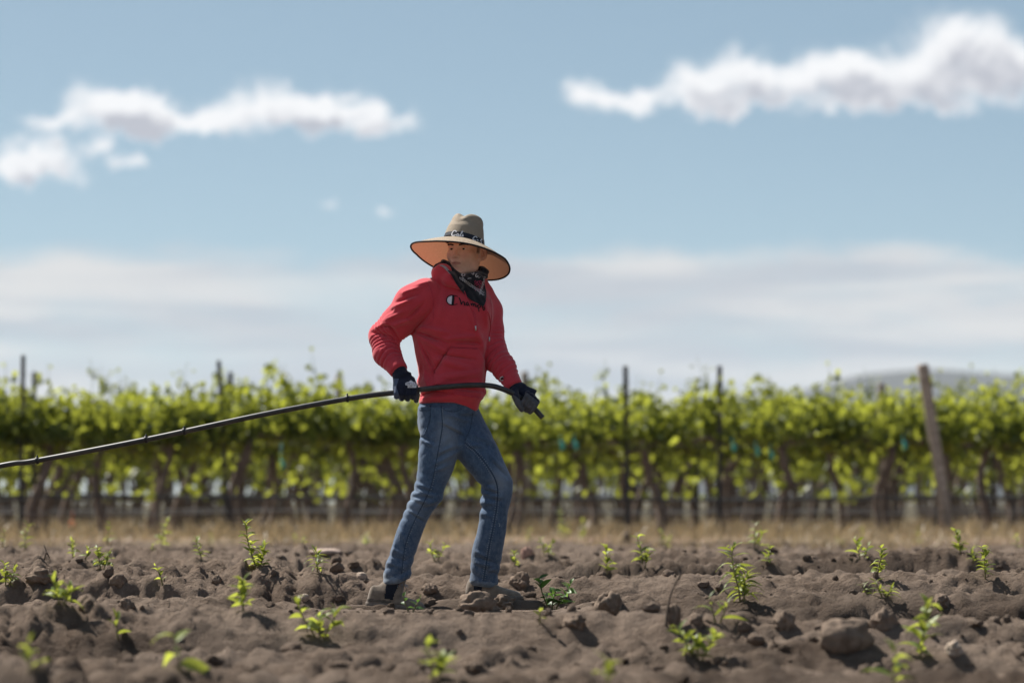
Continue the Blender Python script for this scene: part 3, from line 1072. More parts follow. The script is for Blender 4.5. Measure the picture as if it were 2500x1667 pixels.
def patch_on(bvhs, poly, lift, step=2.0, rim=True):
    """a flat piece lying on a surface: a photo-pixel outline filled with a fine grid, laid onto the cloth"""
    poly = np.array(poly, float)
    def inside(x, y):
        c = False
        for i in range(len(poly)):
            x0, y0 = poly[i]; x1, y1 = poly[i - 1]
            if (y0 > y) != (y1 > y) and x < (x1 - x0) * (y - y0) / (y1 - y0) + x0:
                c = not c
        return c
    x0, y0 = poly.min(0); x1, y1 = poly.max(0)
    xs = np.arange(x0, x1 + step, step); ys = np.arange(y0, y1 + step, step)
    idx = {}; V, F = [], []
    def vert(i, j):
        if (i, j) not in idx:
            h = hit(bvhs, xs[i], ys[j])
            if h is None:
                idx[(i, j)] = None
            else:
                idx[(i, j)] = len(V); V.append(h[0] + h[1] * lift)
        return idx[(i, j)]
    for i in range(len(xs) - 1):
        for j in range(len(ys) - 1):
            if inside(xs[i] + step / 2, ys[j] + step / 2):
                q = [vert(i, j), vert(i, j + 1), vert(i + 1, j + 1), vert(i + 1, j)]
                if None not in q:
                    F.append(tuple(q))
    return V, F


# ------------------------------------------------------------------ the worker
def X(px): return (px - 1250) / 526.1
def Zp(py): return P(1250, py, 0).z
def J(px, py, y): 
    v = P(px, py, y)
    return np.array((v.x, v.y, v.z))


person = link('person', None, None, (0, 0, 0))
tag(person, 'young man in red hooded sweatshirt and blue jeans pulling a long black hose', 'person')

FACE_YAW = math.radians(-27)       # head turned to the picture's left
HEAD_C = J(1135.5, 610.5, 0.0)
def head_local(p):
    """world -> head axes: x to his left, y out of the face, z up; eyes at z = 0"""
    c, s = math.cos(FACE_YAW), math.sin(FACE_YAW)
    q = p - HEAD_C
    x, y, z = q[:, 0], -q[:, 1], q[:, 2]
    xx, yy = x * c - y * s, x * s + y * c
    pc, ps = math.cos(math.radians(4)), math.sin(math.radians(4))     # chin a little raised
    return np.stack([xx, yy * pc + z * ps, -yy * ps + z * pc], 1)
def head_world(q):
    pc, ps = math.cos(math.radians(4)), math.sin(math.radians(4))
    xx, y1, z1 = q
    yy, z = y1 * pc - z1 * ps, y1 * ps + z1 * pc
    c, s = math.cos(FACE_YAW), math.sin(FACE_YAW)
    x, y = xx * c + yy * s, -xx * s + yy * c
    return np.array((HEAD_C[0] + x, HEAD_C[1] - y, HEAD_C[2] + z))


def head_sdf(q):
    sx = np.abs(q[:, 0])
    m = np.stack([sx, q[:, 1], q[:, 2]], 1)
    d = ellip(q, (0, -0.018, 0.030), (0.077, 0.097, 0.094))
    d = smin(d, ellip(q, (0, 0.022, -0.040), (0.062, 0.066, 0.082)), 0.03)
    d = smin(d, rcone(m, (0.052, -0.008, -0.055), (0.046, 0.012, -0.084), 0.020, 0.017), 0.03)
    d = smin(d, rcone(m, (0.047, 0.010, -0.083), (0.014, 0.066, -0.111), 0.017, 0.014), 0.03)
    d = smin(d, ellip(q, (0, 0.070, -0.108), (0.021, 0.017, 0.016)), 0.014)
    d = smin(d, ellip(m, (0.045, 0.046, -0.030), (0.021, 0.022, 0.020)), 0.022)
    d = smin(d, rcone(m, (0.012, 0.078, 0.016), (0.048, 0.056, 0.017), 0.010, 0.009), 0.018)
    d = smax(d, -ellip(m, (0.031, 0.094, -0.003), (0.0160, 0.020, 0.0072)), 0.010)
    # lids
    d = smin(d, rcone(m, (0.017, 0.076, 0.0015), (0.031, 0.0815, 0.0048), 0.0024, 0.0034), 0.005)
    d = smin(d, rcone(m, (0.031, 0.0815, 0.0048), (0.045, 0.070, 0.0005), 0.0034, 0.0024), 0.005)
    d = smin(d, rcone(m, (0.020, 0.0755, -0.0085), (0.042, 0.0715, -0.0085), 0.0024, 0.0024), 0.005)
    # nose
    d = smin(d, rcone(q, (0, 0.078, 0.006), (0, 0.101, -0.036), 0.0075, 0.0110), 0.012)
    d = smin(d, ellip(m, (0.0125, 0.088, -0.040), (0.0085, 0.010, 0.008)), 0.006)
    d = smax(d, -ellip(m, (0.0072, 0.095, -0.0495), (0.0042, 0.0062, 0.0042)), 0.003)
    # mouth
    d = smin(d, ellip(q, (0, 0.066, -0.070), (0.030, 0.021, 0.018)), 0.016)
    d = smin(d, rcone(m, (0.004, 0.0870, -0.0655), (0.021, 0.077, -0.0695), 0.0042, 0.0022), 0.006)
    d = smin(d, rcone(m, (0.0, 0.0855, -0.0765), (0.018, 0.077, -0.0735), 0.0056, 0.0025), 0.006)
    d = smax(d, -rcone(m, (0.0, 0.0925, -0.0705), (0.023, 0.0800, -0.0708), 0.0024, 0.0018), 0.003)
    # ears
    a = math.radians(40)
    R = np.array([[math.cos(a), -math.sin(a), 0], [math.sin(a), math.cos(a), 0], [0, 0, 1]])
    e = ellip(m, (0.087, -0.014, -0.016), (0.0085, 0.021, 0.034), R)
    e = smax(e, -ellip(m, (0.0945, -0.0075, -0.013), (0.0105, 0.0115, 0.021), R), 0.003)
    e = smin(e, rcone(m, (0.086, -0.004, -0.006), (0.088, -0.014, -0.026), 0.003, 0.003), 0.004)
    e = smin(e, ellip(m, (0.080, -0.004, -0.042), (0.008, 0.009, 0.010)), 0.008)
    d = smin(d, e, 0.008)
    return d


NECK_TOP = J(1139, 650, 0.035)
NECK_BOT = J(1112, 715, 0.03)


def body_sdf(p):
    q = head_local(p)
    near = p[:, 2] > 1.40
    d = rcone(p, NECK_TOP, NECK_BOT, 0.056, 0.060)
    d = smin(d, rcone(p, J(1045, 735, -0.07), J(1172, 735, 0.10), 0.055, 0.055), 0.05)
    d = smin(d, rcone(p, J(1105, 740, 0.0), J(1095, 960, 0.0), 0.105, 0.095), 0.05)
    for pts, r in LIMBS:
        d = smin(d, chain(p, pts, r)[0], 0.03)
    if near.any():
        h = np.full(len(p), 9.0)
        h[near] = head_sdf(q[near])
        d = smin(d, h, 0.012)
    return d


ARM_R = [J(1034, 735, -0.09), J(1000, 752, -0.08), J(938, 820, 0.02), J(975, 905, -0.125)]     # his right arm, elbow drawn back
ARM_L = [J(1176, 728, 0.09), J(1198, 790, 0.075), J(1205, 850, 0.03), J(1258, 945, -0.10)]        # his left arm, reaching forward
LIMBS = [
    (ARM_R, [0.045, 0.045, 0.036, 0.026]), (ARM_L, [0.045, 0.045, 0.036, 0.026]),
    ([J(1068, 1020, -0.05), J(1048, 1195, -0.045), J(968, 1405, -0.02), J(962, 1425, -0.03)], [0.05, 0.030, 0.024, 0.024]),
    ([J(1125, 1020, 0.07), J(1212, 1190, -0.01), J(1183, 1405, 0.03), J(1180, 1425, 0.03)], [0.05, 0.030, 0.024, 0.024]),
]


def skin_material():
    def build(N, b):
        co = N.n('ShaderNodeNewGeometry').outputs['Position']
        n = N.noise(co, 55.0, 4.0, 0.6)
        c = N.mix(N.rng(n, 0.3, 0.7), (0.68, 0.43, 0.32), (0.75, 0.49, 0.37))
        c = N.mix(N.rng(N.noise(co, 400.0, 2.0), 0.55, 0.75, 0.0, 0.25), c, (0.25, 0.12, 0.08))
        lip = N.n('ShaderNodeAttribute'); lip.attribute_name = 'lip'
        hair = N.n('ShaderNodeAttribute'); hair.attribute_name = 'hair'
        flush = N.n('ShaderNodeAttribute'); flush.attribute_name = 'flush'
        c = N.mix(N.math('MULTIPLY', flush.outputs['Fac'], 0.5), c, (0.56, 0.25, 0.18))
        c = N.mix(N.math('MULTIPLY', lip.outputs['Fac'], 0.75), c, (0.43, 0.185, 0.15))
        hn = N.math('MULTIPLY', hair.outputs['Fac'], N.rng(N.noise(co, 700.0, 2.0), 0.2, 0.6, 0.55, 1.0))
        c = N.mix(hn, c, (0.035, 0.024, 0.020))
        N.link(c, b.inputs['Base Color'])
        b.inputs['Subsurface Weight'].default_value = 0.12
        b.inputs['Subsurface Radius'].default_value = (0.012, 0.004, 0.002)
        b.inputs['Subsurface Scale'].default_value = 0.6
    return material('skin', build, 0.5, 0.35)


M_SKIN = skin_material()
M_HAIR = plain('dark_hair', (0.018, 0.012, 0.010), 0.7, 0.3, 0.3, 300)


def make_body():
    hx, hy, hz = HEAD_C
    fine_x = axis(hx - 0.13, hx + 0.13, 0.0024); fine_y = axis(hy - 0.13, hy + 0.13, 0.0024); fine_z = axis(hz - 0.135, hz + 0.13, 0.0024)
    xs = np.concatenate([np.arange(-0.75, fine_x[0] - 0.004, 0.014), fine_x, np.arange(fine_x[-1] + 0.01, 0.16, 0.014)])
    ys = np.concatenate([np.arange(-0.26, fine_y[0] - 0.004, 0.014), fine_y, np.arange(fine_y[-1] + 0.01, 0.26, 0.014)])
    zs = np.concatenate([np.arange(-0.09, fine_z[0] - 0.004, 0.014), fine_z])
    V, F = surface_nets(body_sdf, xs, ys, zs)
    q = head_local(V)
    me = make_mesh('body', V, F, True, [M_SKIN])
    st = lambda v, a, b: np.clip((v - a) / (b - a), 0, 1)
    ax = np.abs(q[:, 0])
    lip = st(ax, 0.0235, 0.019) * st(q[:, 1], 0.066, 0.072) * st(np.abs(q[:, 2] + 0.0712), 0.0098 - 0.20 * ax + 0.001, 0.0068 - 0.20 * ax)
    hair = st(q[:, 2], 0.006, 0.016) * st(q[:, 1], 0.036 + 0.3 * np.maximum(0, q[:, 2]), 0.026 + 0.3 * np.maximum(0, q[:, 2])) * st(ax, 0.03, 0.04) * st(ax, 0.082, 0.078)
    hair = np.maximum(hair, st(q[:, 1], -0.026, -0.034) * st(q[:, 2], -0.062, -0.05) * st(ax, 0.080, 0.077))
    hair = np.maximum(hair, 0.8 * st(q[:, 1], 0.020, 0.012) * st(q[:, 1], -0.004, 0.004) * st(q[:, 2], -0.022, -0.012) * st(ax, 0.06, 0.066) * st(ax, 0.080, 0.077))
    shadow = 0.16 * st(np.abs(q[:, 2] + 0.082), 0.034, 0.012) * st(q[:, 1], 0.03, 0.055)       # shaven beard
    hair = np.maximum(hair, shadow) * (V[:, 2] > HEAD_C[2] - 0.14)
    flush = np.exp(-((ax - 0.042) / 0.018) ** 2 - ((q[:, 2] + 0.035) / 0.018) ** 2) + np.exp(-(ax / 0.014) ** 2 - ((q[:, 2] + 0.040) / 0.014) ** 2) + st(ax, 0.078, 0.086)
    for nm, v in (('lip', lip), ('hair', hair), ('flush', np.clip(flush, 0, 1))):
        at = me.attributes.new(nm, 'FLOAT', 'POINT')
        at.data.foreach_set('value', v.astype(np.float32))
    link('body', me, person)
    return bvh_of(V, F)


BODY = make_body()


def eyes():
    white = plain('eye_white', (0.60, 0.55, 0.52), 0.3, 0.5, 0.03, 50)
    iris = plain('eye_iris', (0.022, 0.012, 0.008), 0.2, 0.5, 0.1, 200)
    for s in (-1, 1):
        c = head_world(np.array((s * 0.031, 0.0655, -0.0020)))
        V, F, mi = [], [], []
        gaze = Vector(head_world(np.array((s * 0.031 - 0.42, 0.90, -0.03)))) - Vector(c); gaze.normalize()
        a = gaze.orthogonal().normalized(); b2 = gaze.cross(a)
        rings, seg = 12, 18
        for i in range(rings + 1):
            th = math.pi * i / rings
            for k in range(seg):
                ph = 2 * math.pi * k / seg
                V.append(Vector(c) + (gaze * math.cos(th) + (a * math.cos(ph) + b2 * math.sin(ph)) * math.sin(th)) * 0.0122)
        for i in range(rings):
            for k in range(seg):
                F.append((i * seg + k, i * seg + (k + 1) % seg, (i + 1) * seg + (k + 1) % seg, (i + 1) * seg + k)); mi.append(1 if i < 4 else 0)
        link('eye', make_mesh('eye', V, F, True, [white, iris], mi), person)
        # eyebrow: short hairs laid over the brow ridge
        mb = MB()
        random.seed(31 + s)
        for i in range(150):
            u = random.random()
            bx = s * (0.013 + 0.036 * u); bz = 0.0135 + 0.0060 * math.sin(u * 2.2) - 0.003 * u + random.uniform(-0.003, 0.003) * (1 - 0.5 * u)
            o = Vector(head_world(np.array((bx, 0.14, bz)))); t = Vector(head_world(np.array((bx, 0.0, bz))))
            loc, nr, _, _ = BODY.ray_cast(o, (t - o).normalized())
            if loc is None:
                continue
            e = Vector(head_world(np.array((bx + s * 0.008, 0.14, bz + 0.002)))) - o
            mb.tube([loc - nr * 0.0005, loc + nr * 0.0012 + e * 0.5, loc + nr * 0.0004 + e], [0.0011, 0.0010, 0.0004], 4)
        link('eyebrow', mb.mesh('eyebrow', M_HAIR), person)


eyes()

# ---- sweatshirt
YAW = math.radians(38)
TORSO = smooth_table([  # z by photo row, left edge, right edge (photo columns), depth half width, depth centre
    (Zp(y), X((l + r) / 2), cyy, (r - l) / 2 / 526.1, b) for y, l, r, cyy, b in (
        (1010, 1022, 1172, 0.005, 0.140), (985, 1020, 1175, 0.005, 0.142), (955, 1024, 1180, 0.0, 0.145), (920, 1022, 1187, 0.0, 0.150), (880, 1016, 1191, 0.0, 0.150),
        (840, 1011, 1193, 0.0, 0.150), (800, 1007, 1196, 0.0, 0.152), (760, 1008, 1198, 0.0, 0.150), (730, 1018, 1193, 0.005, 0.136), (705, 1036, 1180, 0.01, 0.112), (685, 1058, 1166, 0.02, 0.088), (668, 1074, 1158, 0.028, 0.074))], 80)
SLV_R = [J(1040, 722, -0.085), J(1008, 742, -0.085), J(970, 788, -0.035), J(936, 822, 0.005), J(944, 862, -0.045), J(972, 902, -0.118)]
SLV_RR = [0.082, 0.083, 0.072, 0.062, 0.057, 0.045]
SLV_L = [J(1172, 722, 0.085), J(1190, 760, 0.085), J(1196, 805, 0.07), J(1203, 850, 0.03), J(1228, 895, -0.04), J(1254, 940, -0.095)]
SLV_LR = [0.068, 0.066, 0.060, 0.056, 0.052, 0.041]


def folds_arm(p, f, pts, seed, lo, amp=0.016):
    """creases that ring a bunched sleeve, strongest where it is pushed together"""
    a = np.asarray(pts[0]); b = np.asarray(pts[-1])
    w = p[:, 0] * 11 + p[:, 1] * 9 + p[:, 2] * 5
    ph = f * 78 + 2.6 * np.sin(w + seed) + 1.2 * vnoise(p[:, 0] * 14, p[:, 1] * 14, p[:, 2] * 14, seed)
    s = (1 - np.abs(np.sin(ph))) ** 1.6 - 0.35
    mask = np.clip((f - lo) / 0.18, 0, 1) * np.clip((0.955 - f) / 0.05, 0, 1)
    return amp * s * mask * (0.45 + 0.7 * (vnoise(p[:, 0] * 6, p[:, 1] * 6, p[:, 2] * 6, seed + 5) + 0.6))


def crease(p, lines, width, amp):
    """soft ridges along given 3-D lines"""
    o = np.zeros(len(p))
    for a, b in lines:
        a = np.asarray(a, float); b = np.asarray(b, float); ab = b - a
        t = np.clip(((p - a) @ ab) / (ab @ ab), -0.25, 1.25)
        d = np.linalg.norm(p - (a + t[:, None] * ab), axis=1)
        o += amp * np.exp(-(d / width) ** 2) * np.clip(np.sin(np.pi * (t + 0.25) / 1.5), 0, 1)
    return o


def pleat(p, lines, width, amp, y0):
    """folds on the side of a garment that faces the viewer: ridges (amp > 0) or furrows (amp < 0) along photo-pixel lines, thinning at the ends"""
    o = np.zeros(len(p))
    q = p[:, [0, 2]]
    for x0, y0_, x1, y1_ in lines:
        a = np.array((X(x0), Zp(y0_))); b = np.array((X(x1), Zp(y1_))); ab = b - a
        t = np.clip(((q - a) @ ab) / (ab @ ab), -0.2, 1.2)
        d = np.linalg.norm(q - (a + t[:, None] * ab), axis=1)
        o += amp * np.exp(-(d / width) ** 2) * np.clip(np.sin(np.pi * (t + 0.2) / 1.4), 0, 1)
    return o * np.clip((y0 - p[:, 1]) / 0.03, 0, 1)


FOLD_UP = [(1018, 822, 1085, 858), (1016, 800, 1095, 815), (1022, 835, 1058, 905), (1070, 880, 1140, 900), (1085, 832, 1165, 822), (1025, 955, 1085, 932), (1110, 968, 1180, 978), (1072, 925, 1165, 912), (1150, 765, 1182, 850),
           (1030, 905, 1048, 955), (1085, 700, 1075, 780), (1185, 735, 1192, 800), (1040, 975, 1120, 968)]
FOLD_DOWN = [(1008, 812, 1054, 760), (1097, 856, 1064, 910), (1020, 812, 1090, 838), (1075, 868, 1150, 878), (1030, 845, 1066, 912), (1025, 968, 1075, 948), (1100, 948, 1178, 955), (1188, 850, 1178, 935), (1110, 835, 1170, 838)]
ARM_UP = [(985, 716, 1040, 700), (960, 752, 1010, 732), (938, 784, 985, 764), (945, 802, 1000, 786), (1010, 700, 1048, 690), (918, 800, 950, 790)]
ARM_DOWN = [(950, 792, 972, 822), (975, 740, 1020, 722), (930, 796, 962, 800), (912, 812, 955, 822), (1000, 775, 1035, 745)]


def hoodie_sdf(p):
    T = TORSO.T
    t = loft(p, T[0], T[1], T[2], T[3], T[4], 0.0, 2.35)
    # shape of the chest and belly, turned to the right
    fx, fy = math.sin(YAW), -math.cos(YAW)
    fr = (p[:, 0] - X(1100)) * fx + p[:, 1] * fy
    t = t - 0.010 * np.exp(-((p[:, 2] - Zp(760)) / 0.09) ** 2) * np.clip(fr / 0.1, 0, 1)
    # creases that radiate from the armpit and sag over the belly
    ap = J(1010, 805, -0.15)
    t = t - pleat(p, FOLD_UP, 0.013, 0.015, -0.02) + pleat(p, FOLD_DOWN, 0.0085, 0.021, -0.02)
    t = t - 0.009 * fbm(p[:, 0] * 7 + p[:, 2] * 4, p[:, 1] * 7, p[:, 2] * 9 - p[:, 0] * 4, 3, seed=90)
    # ribbed welt pulled in, cloth bulging just above it
    zw = Zp(962) - 0.025 * np.sin((p[:, 0] - X(1100)) * 11)
    t = t - 0.012 * np.exp(-((p[:, 2] - zw - 0.03) / 0.022) ** 2) + 0.006 * (p[:, 2] < zw)
    d1, f1 = chain(p, SLV_R, SLV_RR, 0.03)
    d1 = d1 + folds_arm(p, f1, SLV_R, 3, 0.36)
    d2, f2 = chain(p, SLV_L, SLV_LR, 0.03)
    d2 = d2 + folds_arm(p, f2, SLV_L, 8, 0.36, 0.013)
    d1 = d1 - crease(p, [(J(985, 715, -0.16), J(1040, 700, -0.13)), (J(960, 760, -0.13), J(1005, 735, -0.17)), (J(935, 785, -0.09), J(965, 800, -0.12)), (J(1010, 705, -0.12), J(1050, 690, -0.12)), (J(990, 728, -0.15), J(1030, 708, -0.16)), (J(945, 772, -0.10), J(985, 757, -0.15)), (J(950, 795, -0.10), J(1000, 780, -0.16))], 0.008, 0.013)
    d1 = d1 - pleat(p, ARM_UP, 0.009, 0.016, 0.0) + pleat(p, ARM_DOWN, 0.0075, 0.018, 0.0)
    d = smin(t, d1, 0.024)
    d = smin(d, d2, 0.035)
    # the deep fold between arm and chest
    # hood lying in a thick roll behind and round the neck
    hood, fh = chain(p, HOOD, HOOD_R, 0.02)
    hood = hood - 0.005 * fbm(p[:, 0] * 13, p[:, 1] * 13, p[:, 2] * 16, 2, seed=95)
    d = smin(d, hood, 0.028)
    # hem: lower at the front flap, open below
    zc = np.interp(p[:, 0], [X(1010), X(1060), X(1110), X(1140), X(1160), X(1172), X(1182)], [Zp(v) for v in (987, 984, 984, 993, 1004, 998, 968)])
    d = smax(d, zc - p[:, 2], 0.008)
    # sleeves end at the wrists
    for pts in (SLV_R, SLV_L):
        ax = pts[-1] - pts[-2]; ax = ax / np.linalg.norm(ax)
        far = np.linalg.norm(p - pts[-1], axis=1) < 0.12
        d = np.where(far, smax(d, (p - pts[-1]) @ ax - 0.012, 0.008), d)
    return d


HOOD = [J(1122, 700, -0.135), J(1098, 683, -0.125), J(1080, 668, -0.075), J(1078, 666, 0.01), J(1090, 667, 0.10), J(1130, 672, 0.13), J(1168, 690, 0.10), J(1172, 712, 0.0)]
HOOD_R = [0.012, 0.026, 0.040, 0.046, 0.05, 0.05, 0.035, 0.02]


def cloth(name, col, var=0.15, knit=900.0, rough=0.92, sheen=0.25):
    def build(N, b):
        co = N.n('ShaderNodeNewGeometry').outputs['Position']
        n = N.noise(co, 18.0, 5.0, 0.6)
        c = N.mix(N.rng(n, 0.3, 0.7), tuple(v * (1 - var) for v in col), tuple(v * (1 + var) for v in col))
        c = N.mix(N.rng(N.noise(co, 260.0, 3.0), 0.5, 0.8, 0.0, 0.22), c, tuple(v * 0.6 for v in col))
        N.link(c, b.inputs['Base Color'])
        b.inputs['Sheen Weight'].default_value = sheen
        b.inputs['Sheen Roughness'].default_value = 0.5
        b1 = N.n('ShaderNodeBump'); b1.inputs['Strength'].default_value = 0.5; b1.inputs['Distance'].default_value = 0.004
        N.link(N.math('ADD', N.noise(co, 42.0, 4.0, 0.6), N.math('MULTIPLY', N.noise(co, knit, 2.0), 0.12)), b1.inputs['Height'])
        N.link(b1.outputs[0], b.inputs['Normal'])
    return material(name, build, rough, 0.15)


M_RED = cloth('red_fleece', (0.54, 0.050, 0.072), 0.05)
M_RED2 = cloth('red_rib', (0.52, 0.038, 0.068))
M_BLACK_INK = plain('black_embroidery', (0.012, 0.014, 0.018), 0.7, 0.2, 0.1, 200)
M_WHITE_INK = plain('white_embroidery', (0.74, 0.74, 0.78), 0.7, 0.2, 0.05, 200)

hv, hf = surface_nets(hoodie_sdf, axis(-0.70, 0.09, 0.0047), axis(-0.30, 0.26, 0.0050), axis(Zp(1012), Zp(625), 0.0047))
hoodie = link('hoodie', make_mesh('hoodie', hv, hf, True, [M_RED]), person)
hoodie['label'] = 'red hooded sweatshirt with black lettering on the chest'
HOODIE = bvh_of(hv, hf)


def each(name, bvhs, lines, width, lift, mat, parent, solid=0.0, n=24, taper=False):
    for ln in lines:
        sub(name, ribbon_on(bvhs, [ln], width, lift, n=n, taper=taper), mat, parent, solid)


def sub(name, vf, mat, parent, solid=0.0, smooth=True):
    V, F = vf
    if not F:
        return None
    o = link(name, make_mesh(name, V, F, smooth, [mat]), parent)
    if solid:
        md = o.modifiers.new('thickness', 'SOLIDIFY'); md.thickness = solid; md.offset = 1.0
    return o


# kangaroo pocket, seams, drawstrings
sub('pocket', patch_on([HOODIE], [(1101, 850), (1166, 852), (1180, 880), (1180, 938), (1063, 938), (1062, 912)], 0.001, 1.0), M_RED, hoodie, 0.0075)
each('seam', [HOODIE], [[(1042, 686), (1054, 715), (1058, 750), (1055, 785), (1030, 797), (1008, 806)], [(1100, 846), (1130, 849), (1166, 851)], [(1101, 849), (1080, 882), (1062, 910)],
                                 [(1026, 966), (1070, 958), (1120, 963), (1178, 972)], [(1196, 722), (1200, 760), (1198, 800)]], 0.004, 0.0006, M_RED2, hoodie, 0.0012, 40)
def drawstring(pts, tip):
    hs = [hit([HOODIE], a, b) for a, b in spline([(a, b, 0) for a, b in pts], 30)[:, :2]]
    b = MB()
    b.tube([h[0] + h[1] * 0.003 for h in hs], 0.0028, 7)
    o = link('drawstring', b.mesh('drawstring', M_RED2), hoodie)
    return [h[0] + h[1] * 0.003 for h in hs]
M_METAL = plain('metal_tip', (0.6, 0.6, 0.62), 0.3, 0.5, 0.05, 50, metallic=0.9)
for pts in ([(1133, 712), (1145, 740), (1157, 765), (1161, 795)], [(1185, 755), (1193, 770), (1197, 795), (1193, 822)]):
    ln = drawstring(pts, None)
    b = MB(); b.tube([ln[-1], ln[-1] + Vector((0.001, 0, -0.022))], 0.0036, 8)
    link('drawstring_tip', b.mesh('drawstring_tip', M_METAL), hoodie)

# the chest lettering: a capital with a white half moon, then script letters that run under the scarf
def arc(cx, cy, rx, ry, a0, a1, n=16):
    return [(cx + rx * math.cos(math.radians(a)), cy + ry * math.sin(math.radians(a))) for a in np.linspace(a0, a1, n)]
sub('emblem_field', patch_on([HOODIE], arc(1104, 733, 12.5, 10.5, 90, 270) + [(1104, 722.5), (1104, 743.5)], 0.0012, 1.0), M_WHITE_INK, hoodie)
blk = [(arc(1104, 733, 14, 11.8, 80, 280), 0.0046), ([(1107, 722), (1106, 733), (1105, 744)], 0.0105), ([(1104, 721.5), (1112, 722.5), (1117, 724.5)], 0.0036), ([(1103, 744.5), (1110, 744.5), (1117, 742)], 0.0036)]
scr = [([(1121, 727), (1124, 735), (1126, 744)], 0.0052), ([(1126, 744), (1129, 738), (1133, 738), (1134, 745), (1136, 745)], 0.0050), ([(1145, 740), (1140, 739), (1138, 743), (1141, 746), (1145, 741), (1146, 746), (1149, 746)], 0.0050),
       ([(1149, 741), (1151, 747), (1152, 742), (1155, 742), (1156, 748), (1157, 743), (1160, 743), (1161, 749), (1164, 748)], 0.0050), ([(1164, 744), (1167, 752), (1169, 761)], 0.0052), ([(1166, 747), (1170, 744), (1173, 748), (1169, 752)], 0.0050),
       ([(1175, 737), (1177, 747), (1179, 752)], 0.0050), ([(1182, 750), (1179, 752), (1181, 757), (1184, 754), (1182, 750)], 0.0044)]
sub('lettering', ribbon_on([HOODIE], blk + scr, 0.004, 0.0022, n=26), M_BLACK_INK, hoodie, 0.0004)
sub('cuff_emblem', ribbon_on([HOODIE], [(arc(1226, 924, 5.0, 4.4, 50, 320), 0.0042)], 0.004, 0.0025, n=20), M_WHITE_INK, hoodie)
sub('cuff_emblem', ribbon_on([HOODIE], [(arc(1226.5, 924, 2.6, 2.4, 0, 360), 0.0050), ([(1228, 921), (1232, 919)], 0.003)], 0.004, 0.0030, n=14), M_BLACK_INK, hoodie)

# ---- jeans
def leg_table(rows, y_of):
    return smooth_table([(Zp(py), X((l + r) / 2), y_of(py), (r - l) / 2 / 526.1) for py, l, r in rows], 90)
LEG_R = leg_table([(1424, 938, 1000), (1395, 938, 1003), (1343, 955, 1017), (1297, 969, 1033), (1255, 987, 1052), (1220, 1003, 1079), (1192, 1013, 1086), (1157, 1019, 1103), (1115, 1022, 1117), (1066, 1026, 1124), (1030, 1024, 1126), (995, 1022, 1126)],
                  lambda y: -0.045 if y < 1190 else -0.045 + 0.025 * (y - 1190) / 230)
LEG_L = leg_table([(1432, 1151, 1211), (1402, 1150, 1215), (1343, 1153, 1227), (1300, 1165, 1235), (1248, 1174, 1240), (1216, 1176, 1248), (1188, 1175, 1252), (1167, 1158, 1250), (1130, 1127, 1233), (1100, 1105, 1219), (1066, 1085, 1203), (1030, 1075, 1184), (995, 1070, 1166)],
                  lambda y: 0.055 - 0.065 * math.sin(max(0, min(1, (y - 1000) / 430)) * math.pi) ** 1.0 - 0.02 * max(0, min(1, (y - 1000) / 430)))


def knee_folds(p, zk, sgn, seed, amp=0.006, span=0.14, diag=0.35):
    ph = (p[:, 2] - zk) * 118 + (p[:, 0] * diag * 118) + 1.6 * vnoise(p[:, 0] * 9, p[:, 1] * 9, p[:, 2] * 9, seed)
    return -amp * (np.abs(np.sin(ph * 0.5)) ** 0.7 - 0.5) * np.exp(-((p[:, 2] - zk) / span) ** 2)


LEG_UP = [(1078, 1030, 1140, 1060), (1090, 1012, 1150, 1030), (1150, 1060, 1205, 1080), (1140, 1090, 1185, 1085), (1032, 1075, 1060, 1090), (1130, 1085, 1070, 1105), (1125, 1100, 1060, 1135), (1062, 1150, 1100, 1135),
          (1020, 1180, 1062, 1196), (1010, 1200, 1056, 1208), (1002, 1222, 1046, 1224), (1040, 1232, 1072, 1222), (994, 1242, 1030, 1262), (975, 1290, 1000, 1330), (960, 1340, 985, 1352), (945, 1372, 985, 1385), (1176, 1180, 1215, 1200),
          (1176, 1204, 1222, 1212), (1176, 1226, 1212, 1232), (1174, 1252, 1200, 1262), (1160, 1345, 1190, 1360), (1156, 1372, 1200, 1382), (1190, 1395, 1214, 1388), (1195, 1110, 1235, 1150), (1232, 1190, 1236, 1290), (965, 1320, 955, 1370)]
LEG_DOWN = [(1025, 1066, 1058, 1078), (1084, 1040, 1132, 1066), (1018, 1190, 1060, 1203), (1008, 1212, 1052, 1216), (1030, 1240, 1075, 1232), (1000, 1250, 1040, 1276), (1174, 1192, 1216, 1206), (1174, 1215, 1220, 1222), (1174, 1240, 1206, 1247),
            (1150, 1075, 1200, 1092), (1112, 1092, 1065, 1120), (955, 1356, 990, 1368), (1158, 1358, 1200, 1371), (1205, 1130, 1238, 1165)]


